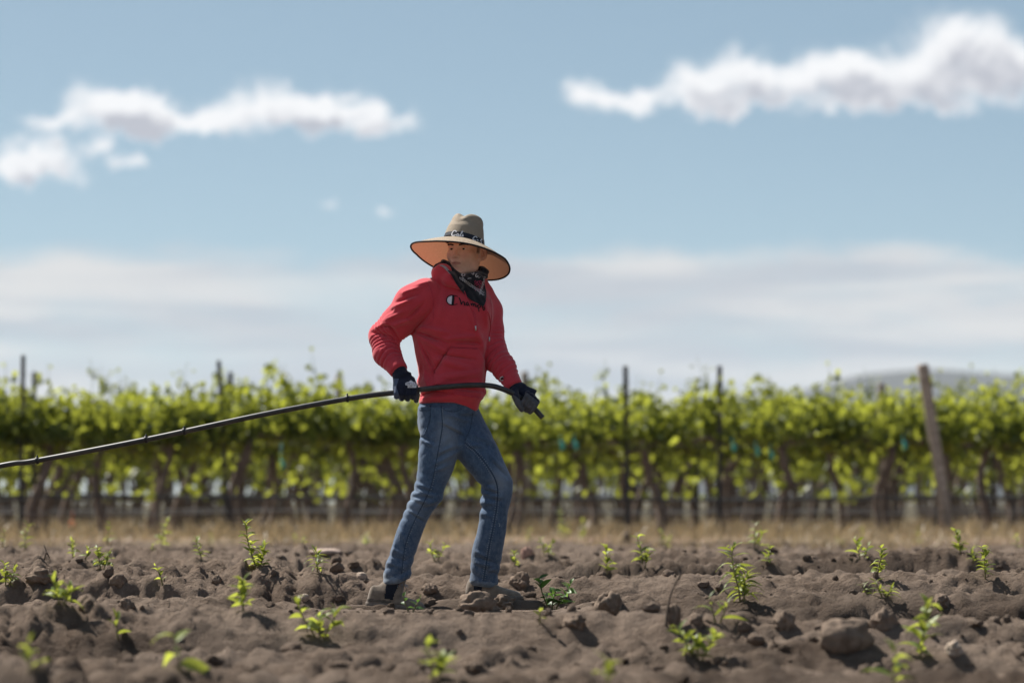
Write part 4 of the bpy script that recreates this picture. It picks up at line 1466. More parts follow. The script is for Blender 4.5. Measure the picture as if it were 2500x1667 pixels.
def jeans_sdf(p):
    R, L = LEG_R.T, LEG_L.T
    x = p[:, 0]
    dr = loft(p, R[0], R[1], R[2], R[3], R[3] * 1.02 + 0.004, 0, 2.1)
    dl = loft(p, L[0], L[1], L[2], L[3], L[3] * 1.02 + 0.004, 0, 2.1)
    cr = np.interp(p[:, 2], R[0], R[1]); cl = np.interp(p[:, 2], L[0], L[1])
    back_r = np.clip((cr - x) / 0.05, -0.3, 1) ; back_l = np.clip((cl - x) / 0.05, -0.3, 1)
    dr = dr + knee_folds(p, Zp(1215), 1, 5, 0.012, 0.085, 0.55) * (0.5 + 0.8 * back_r) + knee_folds(p, Zp(1375), 1, 6, 0.006, 0.07, -0.4) + knee_folds(p, Zp(1075), 1, 7, 0.003, 0.10, -0.8)
    dl = dl + knee_folds(p, Zp(1215), 1, 9, 0.012, 0.075, -0.35) * (0.45 + 0.9 * back_l) + knee_folds(p, Zp(1395), 1, 10, 0.006, 0.06, 0.5) + knee_folds(p, Zp(1075), 1, 11, 0.004, 0.07, 0.7)
    pel = ellip(p, J(1090, 1022, 0.01), (0.128, 0.125, 0.085))
    d = smin(dr, dl, 0.022)
    d = smin(d, pel, 0.03)
    # seat
    d = smin(d, ellip(p, J(1052, 1035, 0.02), (0.055, 0.075, 0.062)), 0.03)
    w = loft(p, np.array([Zp(1010), Zp(960)]), np.array([X(1093), X(1095)]), np.array([0.005, 0.005]), np.array([0.136, 0.132]), np.array([0.125, 0.125]), 0, 2.3)
    d = smin(d, w, 0.02)
    d = d - 0.0045 * fbm(p[:, 0] * 11, p[:, 1] * 11, p[:, 2] * 7, 3, seed=130)
    d = d - pleat(p, LEG_UP, 0.0085, 0.0085, -0.02) + pleat(p, LEG_DOWN, 0.006, 0.009, -0.02)
    # rolled, frayed hems
    for (hx, hy, hyy, ang) in ((967, 1414, -0.02, 0.30), (1181, 1423, 0.035, 0.06)):
        c = J(hx, hy, hyy)
        ax = np.array((-math.sin(ang) * (1 if hx < 1000 else -1), 0, math.cos(ang))) if hx < 1000 else np.array((0.05, 0, 1.0))
        near = np.linalg.norm(p - c, axis=1) < 0.13
        h = (p - c) @ ax
        wob = 0.004 * np.sin(40 * p[:, 0] + 30 * p[:, 1])
        d = np.where(near, d - 0.006 * np.exp(-((h + wob) / 0.014) ** 2), d)
        d = np.where(near, smax(d, -(h + wob + 0.017), 0.006), d)
    return smax(d, p[:, 2] - Zp(970), 0.01)


def denim_material():
    def build(N, b):
        g = N.n('ShaderNodeNewGeometry').outputs['Position']
        x, y, z = N.sep(g)[:3]
        n1 = N.noise(g, 7.0, 4.0, 0.55); n2 = N.noise(g, 45.0, 5.0, 0.65)
        st = N.vmath('MULTIPLY', g, (1.0, 1.0, 0.22))
        n3 = N.noise(st, 240.0, 4.0, 0.6)
        c = N.mix(N.rng(n2, 0.25, 0.75), (0.036, 0.068, 0.130), (0.075, 0.128, 0.212))
        # wear: thighs, knees and seat rubbed pale
        def spot(px, py, rx, rz):
            dx = N.math('DIVIDE', N.math('SUBTRACT', x, X(px)), rx); dz = N.math('DIVIDE', N.math('SUBTRACT', z, Zp(py)), rz)
            return N.rng(N.math('SQRT', N.math('ADD', N.math('MULTIPLY', dx, dx), N.math('MULTIPLY', dz, dz))), 1.0, 0.1)
        w = N.math('MAXIMUM', spot(1092, 1085, 0.085, 0.22), N.math('MAXIMUM', spot(1222, 1170, 0.07, 0.12), N.math('MULTIPLY', spot(1018, 1230, 0.09, 0.16), 0.6)))
        w = N.math('MULTIPLY', w, N.rng(n1, 0.25, 0.7, 0.4, 1.0))
        c = N.mix(N.math('MULTIPLY', w, 0.62), c, (0.28, 0.345, 0.43))
        c = N.mix(N.rng(n3, 0.45, 0.8, 0.0, 0.5), c, (0.16, 0.21, 0.28))
        dust = N.math('MULTIPLY', N.rng(z, 0.50, 0.02), N.rng(n2, 0.35, 0.7))
        c = N.mix(N.math('MULTIPLY', dust, 0.22), c, (0.24, 0.20, 0.17))
        N.link(c, b.inputs['Base Color'])
        bp = N.n('ShaderNodeBump'); bp.inputs['Strength'].default_value = 0.6; bp.inputs['Distance'].default_value = 0.004
        N.link(N.math('ADD', N.noise(g, 38.0, 5.0, 0.65), N.math('MULTIPLY', n3, 0.2)), bp.inputs['Height'])
        N.link(bp.outputs[0], b.inputs['Normal'])
        b.inputs['Sheen Weight'].default_value = 0.15
    return material('denim', build, 0.9, 0.2)


M_DENIM = denim_material()
M_SEAM_DARK = plain('denim_seam', (0.048, 0.076, 0.125), 0.95, 0.1, 0.2, 100)
M_SEAM_PALE = plain('denim_rubbed_edge', (0.20, 0.25, 0.32), 0.95, 0.1, 0.25, 100)
jv, jf = surface_nets(jeans_sdf, axis(-0.62, 0.03, 0.005), axis(-0.22, 0.22, 0.0055), axis(-0.06, Zp(962), 0.005))
jc = jv[jf].mean(1)
hem_r = (jc[:, 2] - (Zp(1400) - (jc[:, 0] - X(938)) * 0.42)) < 0.006
hem_l = (jc[:, 0] > X(1120)) & (jc[:, 2] < Zp(1417) - (jc[:, 0] - X(1150)) * 0.08)
jmi = np.where((jc[:, 0] < X(1100)) & hem_r & (jc[:, 2] < Zp(1385)) | hem_l, 1, 0)
M_HEM = cloth('worn_hem', (0.13, 0.165, 0.215), 0.45, 400.0)
jeans = link('jeans', make_mesh('jeans', jv, jf, True, [M_DENIM, M_HEM], jmi), person)
JEANS = bvh_of(jv, jf)
OUTSEAM = [(1077, 992), (1079, 1020), (1079, 1048), (1063, 1136), (1049, 1195), (1011, 1273), (990, 1329), (980, 1400)]
INSEAM = [(1135, 1080), (1165, 1106), (1197, 1148), (1213, 1183), (1214, 1224), (1206, 1276), (1195, 1329), (1188, 1371), (1180, 1418)]
each('seam', [JEANS], [(OUTSEAM, 0.0042), (INSEAM, 0.0052), ([(1051, 990), (1050, 1018), (1047, 1034), (1036, 1060)], 0.005), ([(1154, 1004), (1148, 1045), (1135, 1076)], 0.005), ([(1024, 1000), (1040, 1002), (1052, 1001)], 0.003),
                                ([(1028, 1066), (1038, 1058), (1048, 1030)], 0.003), ([(1080, 996), (1092, 1003), (1112, 1004), (1128, 998)], 0.003)], 0.006, 0.0010, M_SEAM_DARK, jeans, 0.0006, 120)
def ladder(line, n, half, off=0.0):
    pts = spline([(a, b, 0) for a, b in line], n)
    out = []
    for i in range(1, n - 1):
        t = pts[i + 1] - pts[i - 1]; t = t / (np.linalg.norm(t) + 1e-9)
        s = np.array((-t[1], t[0], 0))
        a, b = pts[i] + s * (off - half), pts[i] + s * (off + half)
        out.append([(a[0], a[1]), (b[0], b[1])])
    return out
sub('stitching', ribbon_on([JEANS], ladder(INSEAM, 74, 1.6, 3.4) + ladder(INSEAM, 74, 1.4, -3.4), 0.0030, 0.0022, n=3), M_SEAM_PALE, jeans)
sub('stitching', ribbon_on([JEANS], ladder(OUTSEAM, 70, 1.4, -2.8), 0.0026, 0.0020, n=3), M_SEAM_PALE, jeans)
each('frayed_tear', [JEANS], [([(1217, 1276), (1220, 1281), (1218, 1285)], 0.006), ([(1229, 1322), (1231, 1328)], 0.005), ([(1158, 1344), (1160, 1352), (1157, 1368)], 0.009), ([(976, 1306), (975, 1322)], 0.004)], 0.005, 0.0018, M_SEAM_PALE, jeans, 0, 8, True)
b = MB()
random.seed(12)
for c, rx, n in ((J(967, 1424, -0.02), 0.052, 46), (J(1181, 1435, 0.035), 0.050, 34)):
    for i in range(n):
        a = random.uniform(math.pi, 2 * math.pi) if i % 3 else random.uniform(0, 2 * math.pi)
        o = Vector((c[0] + rx * math.cos(a), c[1] + rx * math.sin(a), c[2] + random.uniform(-0.002, 0.012) - (0.26 * rx * math.cos(a) if c[0] < -0.4 else 0)))
        L = random.uniform(0.008, 0.024)
        dv = Vector((random.uniform(-0.5, 0.5) + 0.4 * math.cos(a), 0.3 * math.sin(a), -1)).normalized() * L
        b.tube([o, o + dv * 0.5 + Vector((random.uniform(-.003, .003), 0, 0)), o + dv], [0.0012, 0.0010, 0.0006], 4)
link('frayed_hem', b.mesh('frayed_hem', M_SEAM_PALE), jeans)['kind'] = 'stuff'

# ---- boots
def boot(heel, toe, ankle, shaft_top, roll, name_label):
    """ankle boot: heel and toe points on the sole, ankle centre, top of shaft"""
    heel, toe, ankle, top = (np.asarray(v, float) for v in (heel, toe, ankle, shaft_top))
    ax = toe - heel; L = np.linalg.norm(ax); ax /= L
    side = np.cross(np.array((0, 0, 1.0)), ax); side /= np.linalg.norm(side)
    up = np.cross(ax, side)
    def loc(p):
        q = p - heel
        return np.stack([q @ ax / L, q @ side, q @ up], 1)
    s_top = loc(top[None])[0]; s_ank = loc(ankle[None])[0]
    def upper(p):
        q = loc(p)
        s = np.clip(q[:, 0], 0, 1)
        wid = np.interp(s, [0, 0.1, 0.3, 0.5, 0.7, 0.86, 0.95, 1], [0.026, 0.034, 0.034, 0.036, 0.046, 0.044, 0.033, 0.018])
        hgt = np.interp(s, [0, 0.1, 0.3, 0.42, 0.6, 0.8, 0.93, 1], [0.085, 0.10, 0.105, 0.095, 0.066, 0.050, 0.042, 0.026])
        u = (q[:, 0] - 0.5) * L
        e = ((np.abs(q[:, 1]) / wid) ** 2.3 + (np.abs(q[:, 2]) / hgt) ** 2.3) ** (1 / 2.3)
        d = (e - 1) * np.minimum(wid, hgt)
        d = smax(d, np.abs(u) - L / 2 + 0.004, 0.02)
        d = smax(d, 0.018 - q[:, 2], 0.004)
        sh = rcone(p, ankle, top, 0.044, 0.047)
        d = smin(d, sh, 0.03)
        d = smax(d, (p - top) @ ((top - ankle) / np.linalg.norm(top - ankle)), 0.004)
        return d - 0.0025 * fbm(p[:, 0] * 30, p[:, 1] * 30, p[:, 2] * 30, 3, seed=150)
    def sole(p):
        q = loc(p)
        s = np.clip(q[:, 0], 0, 1)
        wid = np.interp(s, [0, 0.06, 0.15, 0.35, 0.5, 0.7, 0.86, 0.95, 1], [0.020, 0.030, 0.037, 0.036, 0.037, 0.049, 0.047, 0.036, 0.016])
        d = np.abs(q[:, 1]) - wid
        d = smax(d, np.abs((q[:, 0] - 0.5) * L) - L / 2 - 0.003, 0.015)
        d = smax(d, q[:, 2] - 0.024, 0.004)
        inst = np.where((q[:, 0] > 0.30) & (q[:, 0] < 0.48), 0.010, 0.0)
        return smax(d, inst - q[:, 2], 0.004)
    lo = np.minimum.reduce([heel, toe, ankle, top]) - 0.08; hi = np.maximum.reduce([heel, toe, ankle, top]) + 0.08
    g = [axis(lo[k], hi[k], 0.005) for k in range(3)]
    V, F = surface_nets(upper, *g)
    c = loc(V[F].mean(1))
    base = s_ank[0] + (s_top[0] - s_ank[0]) * np.clip((c[:, 2] - 0.06) / max(0.02, s_top[2] - 0.06), 0, 1)
    gus = (c[:, 2] > 0.045) & (np.abs(c[:, 1]) > 0.018) & (np.abs(c[:, 0] - base + 0.02) < 0.065 + 0.55 * (c[:, 2] - 0.045))
    band = (c[:, 0] < 0.42) & (c[:, 2] > 0.026) & (c[:, 2] < 0.038)
    mi = np.where(gus, 1, np.where(band, 2, 0))
    e = link('boot', None, person)
    e['label'] = name_label
    link('upper', make_mesh('upper', V, F, True, [M_SUEDE, M_ELASTIC, M_RAND], mi), e)
    V, F = surface_nets(sole, *g)
    link('sole', make_mesh('sole', V, F, True, [M_SOLE]), e)
    b = MB()
    back = top - ax * 0.046
    pts = [back + np.array((0, 0, -0.035)), back - ax * 0.010 + (0, 0, 0.002), back - ax * 0.014 + (0, 0, 0.022), back - ax * 0.004 + (0, 0, 0.030), back + ax * 0.004 + (0, 0, 0.018), back + (0, 0, -0.02)]
    b.tube([Vector(v) for v in spline(pts, 16)], 0.0035, 6)
    link('pull_tab', b.mesh('pull_tab', M_RAND), e)


M_SUEDE = plain('dusty_suede', (0.19, 0.150, 0.116), 0.95, 0.1, 0.22, 40, 0.5, 500, sheen=0.3)
M_ELASTIC = plain('black_elastic', (0.012, 0.015, 0.024), 0.85, 0.2, 0.2, 200)
M_RAND = plain('dark_leather_band', (0.10, 0.085, 0.072), 0.85, 0.2, 0.2, 60)
M_SOLE = plain('dusty_rubber_sole', (0.17, 0.145, 0.125), 0.95, 0.1, 0.25, 60)
boot(J(893, 1480, -0.03), J(1040, 1494, -0.07), J(958, 1444, -0.035), J(972, 1400, -0.025), 0, 'tan suede boot pushed off behind, with black elastic side')
boot(J(1136, 1466, 0.045), J(1276, 1466, -0.03), J(1176, 1436, 0.03), J(1182, 1405, 0.035), 0, 'tan suede boot set in front, with its toe pointing right')

# ---- gloves
M_KNIT = cloth('navy_knit', (0.014, 0.018, 0.036), 0.2, 1500.0, 0.95, 0.2)
M_COAT = plain('blue_grey_rubber', (0.060, 0.085, 0.150), 0.6, 0.35, 0.2, 50, 0.3, 500)
M_COAT2 = plain('dusty_grey_rubber', (0.075, 0.078, 0.088), 0.65, 0.3, 0.25, 50, 0.3, 500)

HOSE = [J(970, 957, -0.135), J(1000, 954, -0.140)]
def glove(sdf, lo, hi, paint, mats, label):
    V, F = surface_nets(sdf, *[axis(lo[k], hi[k], 0.0026) for k in range(3)])
    mi = paint(V[F].mean(1))
    o = link('glove', make_mesh('glove', V, F, True, mats, mi), person)
    o['label'] = label
    return o, bvh_of(V, F)

RF = []   # right hand, seen from the back: fingers go down over the hose and curl up behind it
for i, kx in enumerate((969, 982, 996, 1010)):
    kz = (951, 954, 955, 953)[i]
    RF.append([J(kx + 3, kz - 6, -0.168), J(kx, kz + 8, -0.172), J(kx - 1, kz + 17 + (i in (1, 2)) * 2, -0.150), J(kx - 1, kz + 12, -0.118), J(kx, kz + 2, -0.110)])
def glove_r(p):
    w = [J(968, 896, -0.11), J(982, 922, -0.135), J(990, 945, -0.150)]
    cuff = loft_axis(p, w[0], w[1], 0.036, 0.037, 0.030)
    palm = smin(loft_axis(p, J(983, 918, -0.135), J(991, 948, -0.158), 0.037, 0.049, 0.021), ellip(p, J(990, 945, -0.158), (0.050, 0.020, 0.026)), 0.02)
    d = smin(cuff, palm, 0.02)
    for k, f in enumerate(RF):
        d = smin(d, chain(p, f, [0.0135, 0.0135, 0.0130, 0.0118, 0.0105])[0], 0.006)
    d = smin(d, chain(p, [J(1004, 928, -0.135), J(1014, 948, -0.125), J(1018, 964, -0.125), J(1016, 978, -0.130)], [0.018, 0.0155, 0.0140, 0.0115])[0], 0.010)
    d = smin(d, ellip(p, J(968, 944, -0.138), (0.015, 0.022, 0.034)), 0.012)
    rib = 0.0012 * np.sin(np.arctan2(p[:, 1] + 0.12, p[:, 0] - X(975)) * 40) * (p[:, 2] > Zp(915))
    return d + rib - 0.0015 * fbm(p[:, 0] * 40, p[:, 1] * 40, p[:, 2] * 40, 2, seed=160)
def loft_axis(p, a, b, wa, wb, depth):
    """flat-oval limb from a to b: half widths wa..wb in the picture plane, depth half width"""
    a = np.asarray(a); b = np.asarray(b)
    ab = b - a; L = np.linalg.norm(ab); ab = ab / L
    t = np.clip((p - a) @ ab, 0, L)
    q = p - a - t[:, None] * ab
    ydir = np.array((0, 1.0, 0)); ydir = ydir - ab * ydir.dot(ab); ydir /= np.linalg.norm(ydir)
    xdir = np.cross(ab, ydir)
    u, v = q @ xdir, q @ ydir
    al = (p - a) @ ab
    out = np.maximum(0, np.maximum(-al, al - L))
    w = wa + (wb - wa) * t / L
    k = np.sqrt((u / w) ** 2 + (v / depth) ** 2)
    d = (k - 1) * depth
    return np.where(out > 0, np.sqrt(np.maximum(d, 0) ** 2 + out ** 2) - 0.0, d)
def paint_r(c):
    x = c[:, 0]; z = c[:, 2]
    edge = X(969) + 0.35 * np.abs(z - Zp(945))
    coat = (x < edge) & (z < Zp(926))
    thumb = (x > X(1009)) & (z < Zp(956)) & (c[:, 1] > -0.150)
    return np.where(thumb, 2, np.where(coat | (c[:, 1] > -0.125) & (z < Zp(930)), 1, 0))
gr, GLR = glove(glove_r, J(935, 1000, -0.21), J(1040, 885, -0.07), paint_r, [M_KNIT, M_COAT, M_COAT2], 'navy glove seen from its back with a white badge, gripping the hose')
# badge on the back of the hand: peak over two words on a bar
def word(s, x0, y0, h, w, gap):
    """block letters drawn as strokes on a 2 x 4 grid"""
    G = {'G': [[(2, 0), (0, 0), (0, 4), (2, 4), (2, 2), (1, 2)]], 'O': [[(0, 0), (2, 0), (2, 4), (0, 4), (0, 0)]], 'R': [[(0, 4), (0, 0), (2, 0), (2, 2), (0, 2), (2, 4)]], 'I': [[(1, 0), (1, 4)]],
         'L': [[(0, 0), (0, 4), (2, 4)]], 'A': [[(0, 4), (1, 0), (2, 4)], [(0.5, 2.5), (1.5, 2.5)]], 'P': [[(0, 4), (0, 0), (2, 0), (2, 2), (0, 2)]]}
    out = []
    for i, ch in enumerate(s):
        for st in G[ch]:
            for a, b in zip(st[:-1], st[1:]):
                out.append([(x0 + i * (w + gap) + a[0] * w / 2, y0 + a[1] * h / 4), (x0 + i * (w + gap) + b[0] * w / 2, y0 + b[1] * h / 4)])
    return out
sub('badge', patch_on([GLR], [(989, 936), (993, 933), (998, 932), (1003, 928), (1008, 932), (1014, 934), (1017, 938), (1016, 946), (995, 946), (995, 941), (990, 940)], 0.0010, 0.8), M_WHITE_INK, gr)
sub('badge_lettering', ribbon_on([GLR], word('GORILLA', 992, 934.5, 4.2, 2.3, 1.1) + word('GRIP', 998, 940.2, 4.2, 3.0, 1.4), 0.0010, 0.0016, n=3), M_KNIT, gr)

HD = J(1310, 1001, -0.115) - J(1272, 972, -0.125); HD /= np.linalg.norm(HD)       # direction of the hose through the left fist
HC = J(1291, 985, -0.120)
HV = np.array((-HD[2], 0, HD[0])); HV /= np.linalg.norm(HV)                          # across the hose, up and to the right
HW = np.array((0, -1.0, 0)); HW = HW - HD * HW.dot(HD); HW /= np.linalg.norm(HW)     # towards the viewer
def hl(s, v, w): return HC + HD * s + HV * v + HW * w
LF = []
for i, s in enumerate((-0.030, -0.010, 0.009, 0.026)):
    k = (1.0, 1.06, 1.0, 0.88)[i]
    LF.append(([hl(s - 0.004, 0.034 * k, -0.012), hl(s - 0.003, 0.034 * k, 0.014), hl(s, 0.016 * k, 0.029), hl(s + 0.002, -0.012 * k, 0.029), hl(s + 0.001, -0.032 * k, 0.014), hl(s - 0.002, -0.034 * k, -0.001)], [0.0125, 0.0122, 0.0118, 0.0112, 0.0106, 0.0095]))
def glove_l(p):
    wr = [J(1250, 938, -0.092), J(1266, 952, -0.105)]
    d = loft_axis(p, wr[0], wr[1], 0.032, 0.034, 0.028)
    d = smin(d, loft_axis(p, wr[1], hl(0.0, 0.030, -0.014), 0.034, 0.042, 0.019), 0.02)
    d = smin(d, rcone(p, hl(-0.034, 0.030, -0.014), hl(0.026, 0.028, -0.014), 0.018, 0.015), 0.014)
    for f, r in LF:
        d = smin(d, chain(p, f, r)[0], 0.0045)
    d = smin(d, chain(p, [J(1256, 952, -0.122), J(1258, 968, -0.150), J(1266, 986, -0.160), J(1274, 1000, -0.158)], [0.017, 0.0165, 0.0150, 0.0120])[0], 0.008)
    return d - 0.0015 * fbm(p[:, 0] * 40, p[:, 1] * 40, p[:, 2] * 40, 2, seed=161)
def paint_l(c):
    q = c - HC
    v, w, s = q @ HV, q @ HW, q @ HD
    coat = (w > 0.012) & (v < 0.034) & (s > -0.05) | (v < -0.01)
    return np.where(coat, 1, 0)
gl, GLL = glove(glove_l, J(1225, 1035, -0.21), J(1340, 915, -0.05), paint_l, [M_KNIT, M_COAT2], 'navy and grey glove closed round the front end of the hose')

# ---- hat
HAT = J(1131, 594, 0.012)
def hat_axes():
    up = Vector((0.070, 0.235, 1.0)).normalized()          # leaning back
    tilt = Matrix.Rotation(math.radians(7.0), 3, Vector((0, 1, 0)))
    up = (tilt @ up).normalized()
    fw = Vector((-math.sin(math.radians(27)), -math.cos(math.radians(27)), 0))
    fw = (fw - up * fw.dot(up)).normalized()
    return fw.cross(up).normalized(), fw, up
HR, HF, HU = hat_axes()
def hat_pt(a, r, h):
    """a: angle from the front, r: radius, h: height over the base of the crown"""
    return Vector(HAT) + HF * math.cos(a) * r * 1.08 + HR * math.sin(a) * r + HU * h
def straw(name, c0, c1, trans, tf):
    m = bpy.data.materials.new(name); m.use_nodes = True
    N = NT(m.node_tree)
    b = m.node_tree.nodes['Principled BSDF']; out = m.node_tree.nodes['Material Output']
    at = N.n('ShaderNodeUVMap').outputs[0]
    x, y, _ = N.sep(at)[:3]
    wv = N.n('ShaderNodeTexChecker'); wv.inputs['Scale'].default_value = 1.0
    N.link(N.vmath('MULTIPLY', at, (150.0, 44.0, 1.0)), wv.inputs[0])
    nz = N.noise(N.vmath('MULTIPLY', at, (90.0, 40.0, 1.0)), 1.0, 4.0, 0.7)
    c = N.mix(N.rng(nz, 0.3, 0.7), c0, c1)
    c = N.mix(N.math('MULTIPLY', wv.outputs['Fac'], 0.45), c, tuple(v * 0.5 for v in c0))
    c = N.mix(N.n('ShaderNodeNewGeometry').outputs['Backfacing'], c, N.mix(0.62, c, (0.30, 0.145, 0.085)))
    N.link(c, b.inputs['Base Color']); b.inputs['Roughness'].default_value = 0.75; b.inputs['Specular IOR Level'].default_value = 0.25
    bp = N.n('ShaderNodeBump'); bp.inputs['Strength'].default_value = 0.8; bp.inputs['Distance'].default_value = 0.003
    N.link(N.math('ADD', N.math('MULTIPLY', N.math('SINE', N.math('MULTIPLY', y, 150.0)), 0.14), N.math('MULTIPLY', wv.outputs['Fac'], 0.8)), bp.inputs['Height']); N.link(bp.outputs[0], b.inputs['Normal'])
    tr = N.n('ShaderNodeBsdfTranslucent')
    tr.inputs[0].default_value = trans + (1,)
    mx = N.n('ShaderNodeMixShader'); mx.inputs[0].default_value = tf
    N.link(b.outputs[0], mx.inputs[1]); N.link(tr.outputs[0], mx.inputs[2]); N.link(mx.outputs[0], out.inputs[0])
    return m
M_STRAW = straw('straw', (0.32, 0.255, 0.185), (0.68, 0.58, 0.46), (0.58, 0.26, 0.145), 0.19)
M_BAND = plain('black_ribbon', (0.016, 0.020, 0.032), 0.75, 0.3, 0.15, 100)
M_TRIM = plain('black_binding', (0.012, 0.012, 0.016), 0.8, 0.2, 0.15, 100)

def ring_mesh(name, fn, nu, nv, mat, closed=True):
    V, F, UV = [], [], []
    for j in range(nv + 1):
        for i in range(nu):
            V.append(fn(2 * math.pi * i / nu, j / nv))
    for j in range(nv):
        for i in range(nu):
            i2 = (i + 1) % nu
            F.append((j * nu + i, j * nu + i2, (j + 1) * nu + i2, (j + 1) * nu + i))
            UV += [(i / nu, j / nv), ((i + 1) / nu, j / nv), ((i + 1) / nu, (j + 1) / nv), (i / nu, (j + 1) / nv)]
    me = make_mesh(name, V, F, True, [mat])
    uv = me.uv_layers.new(name='UVMap')
    uv.data.foreach_set('uv', np.array(UV, np.float32).ravel())
    return me, V, F
CR = 0.090
def brim_z(a, q):
    """droop of the brim: gentle at the crown, steeper to the sides and back"""
    side = abs(math.sin(a))
    return -(0.030 * q + 0.044 * q ** 1.6) * (0.78 + 0.10 * side + 0.50 * max(0, -math.cos(a))) - 0.019 * q * math.exp(-(((a + math.pi) % (2 * math.pi) - math.pi - 0.12) / 0.62) ** 2)
def brim_fn(a, q):
    r = CR + q * 0.142
    return hat_pt(a, r, brim_z(a, q))
def crown_fn(a, q):
    r = CR * (1.0 - 0.05 * q - 0.36 * q * q)
    h = 0.140 * q
    if q > 0.66:
        t = (q - 0.66) / 0.34
        r = CR * (1.0 - 0.033 - 0.157 - 0.06 * t) * math.sqrt(max(0, 1 - t * t)) + 0.0001
        h = 0.140 * 0.66 + 0.044 * (1 - (1 - t) ** 2.2)
    # pinched front and a dent along the top
    x, y = math.sin(a) * r, math.cos(a) * r
    if q > 0.45:
        k = min(1, (q - 0.45) / 0.35)
        h -= 0.028 * k * math.exp(-(x / 0.026) ** 2) * (0.55 + 0.45 * (y / CR))
        pin = math.exp(-((abs(x) - 0.045) / 0.03) ** 2) * max(0, y / CR) * k
        r *= 1 - 0.16 * pin
    return hat_pt(a, r, h)
hat = link('hat', None, person)
hat['label'] = 'wide straw hat with a black ribbon and dark bound edge'
def hat_part(name, fn, nu, nv, mat, solid):
    me, V, F = ring_mesh(name, fn, nu, nv, mat)
    o = link(name, me, hat)
    if solid:
        md = o.modifiers.new('thickness', 'SOLIDIFY'); md.thickness = solid; md.offset = -1
    return V, F
CV, CF = hat_part('crown', crown_fn, 96, 40, M_STRAW, 0.0025)
hat_part('brim', brim_fn, 128, 30, M_STRAW, 0)
BV, BF = hat_part('hat_band', lambda a, q: hat_pt(a, CR * 1.0 - 0.0075 * q + 0.0035, 0.001 + 0.041 * q), 96, 6, M_BAND, 0.0015)
b = MB()
b.tube([brim_fn(2 * math.pi * i / 96, 1.0) for i in range(97)], 0.0042, 8, False)
link('brim_binding', b.mesh('brim_binding', M_TRIM), hat)
b = MB()
for a, q in ((1.02, 0.56), (1.22, 0.50), (1.12, 0.62)):
    c = crown_fn(a, q); nrm = (c - Vector(HAT) - HU * (c - Vector(HAT)).dot(HU)).normalized()
    b.tube([c - nrm * 0.001, c + nrm * 0.0012], 0.0028, 10)
link('eyelet', b.mesh('eyelet', M_TRIM), hat)
BAND = bvh_of(BV, BF)
CALI = [[(9, 1), (7, -1.5), (3, -1), (0.5, 4), (1.5, 9), (5, 9.5), (9, 7)], [(15, 5), (12, 5), (11, 8.5), (13.5, 9.5), (15.5, 5.5), (15.5, 9.5), (17.5, 8.5)], [(17.5, 8.5), (21, 2), (22, -1), (20, -0.5), (19.5, 9), (22, 9)], [(24, 4.5), (23.8, 9.3), (26, 8)]]
def cali(x0, y0, s, slant, rot):
    out = []
    for st in CALI:
        ln = []
        for a, b2 in st:
            a2 = a - slant * (b2 - 4)
            ln.append((x0 + s * (a2 * math.cos(rot) - b2 * math.sin(rot)), y0 + s * (a2 * math.sin(rot) + b2 * math.cos(rot))))
        out.append(ln)
    return out
sub('lettering', ribbon_on([BAND], [(l, 0.0046) for l in cali(1104, 565.5, 1.12, 0.18, 0.06)] + [([(1101, 577.5), (1116, 578), (1131, 578)], 0.0026)], 0.003, 0.0026, n=20), M_WHITE_INK, hat)
sub('lettering', ribbon_on([BAND], [(l, 0.0042) for l in cali(1156, 577.5, 0.95, 0.05, 0.42)], 0.003, 0.0026, n=20), M_WHITE_INK, hat)

# ---- scarf: wound round the neck, its point hanging down the chest
def scarf_sdf(p):
    d, _ = chain(p, [J(1090, 652, -0.035), J(1082, 648, 0.04), J(1105, 655, 0.11), J(1150, 664, 0.115), J(1178, 662, 0.06), J(1180, 668, 0.0), J(1165, 684, -0.065), J(1130, 684, -0.085), J(1103, 664, -0.07), J(1090, 652, -0.035)],
                 [0.020, 0.020, 0.022, 0.022, 0.018, 0.021, 0.026, 0.026, 0.020, 0.020], 0.02)
    knot = chain(p, [J(1092, 643, -0.03), J(1074, 645, -0.055), J(1058, 655, -0.06)], [0.014, 0.012, 0.005])[0]
    d = smin(d, knot, 0.012)
    c = J(1128, 660, 0.03)
    d = d - 0.006 * np.sin(p[:, 2] * 170 + p[:, 0] * 90 + 3 * vnoise(p[:, 0] * 20, p[:, 1] * 20, p[:, 2] * 20, 170)) * 0.6
    return d
sv, sf = surface_nets(scarf_sdf, axis(-0.42, -0.08, 0.004), axis(-0.15, 0.18, 0.004), axis(Zp(712), Zp(620), 0.004))
M_SCARF = cloth('black_cotton', (0.016, 0.018, 0.024), 0.2, 1200.0, 0.9, 0.2)
SCARF0 = bvh_of(sv, sf)
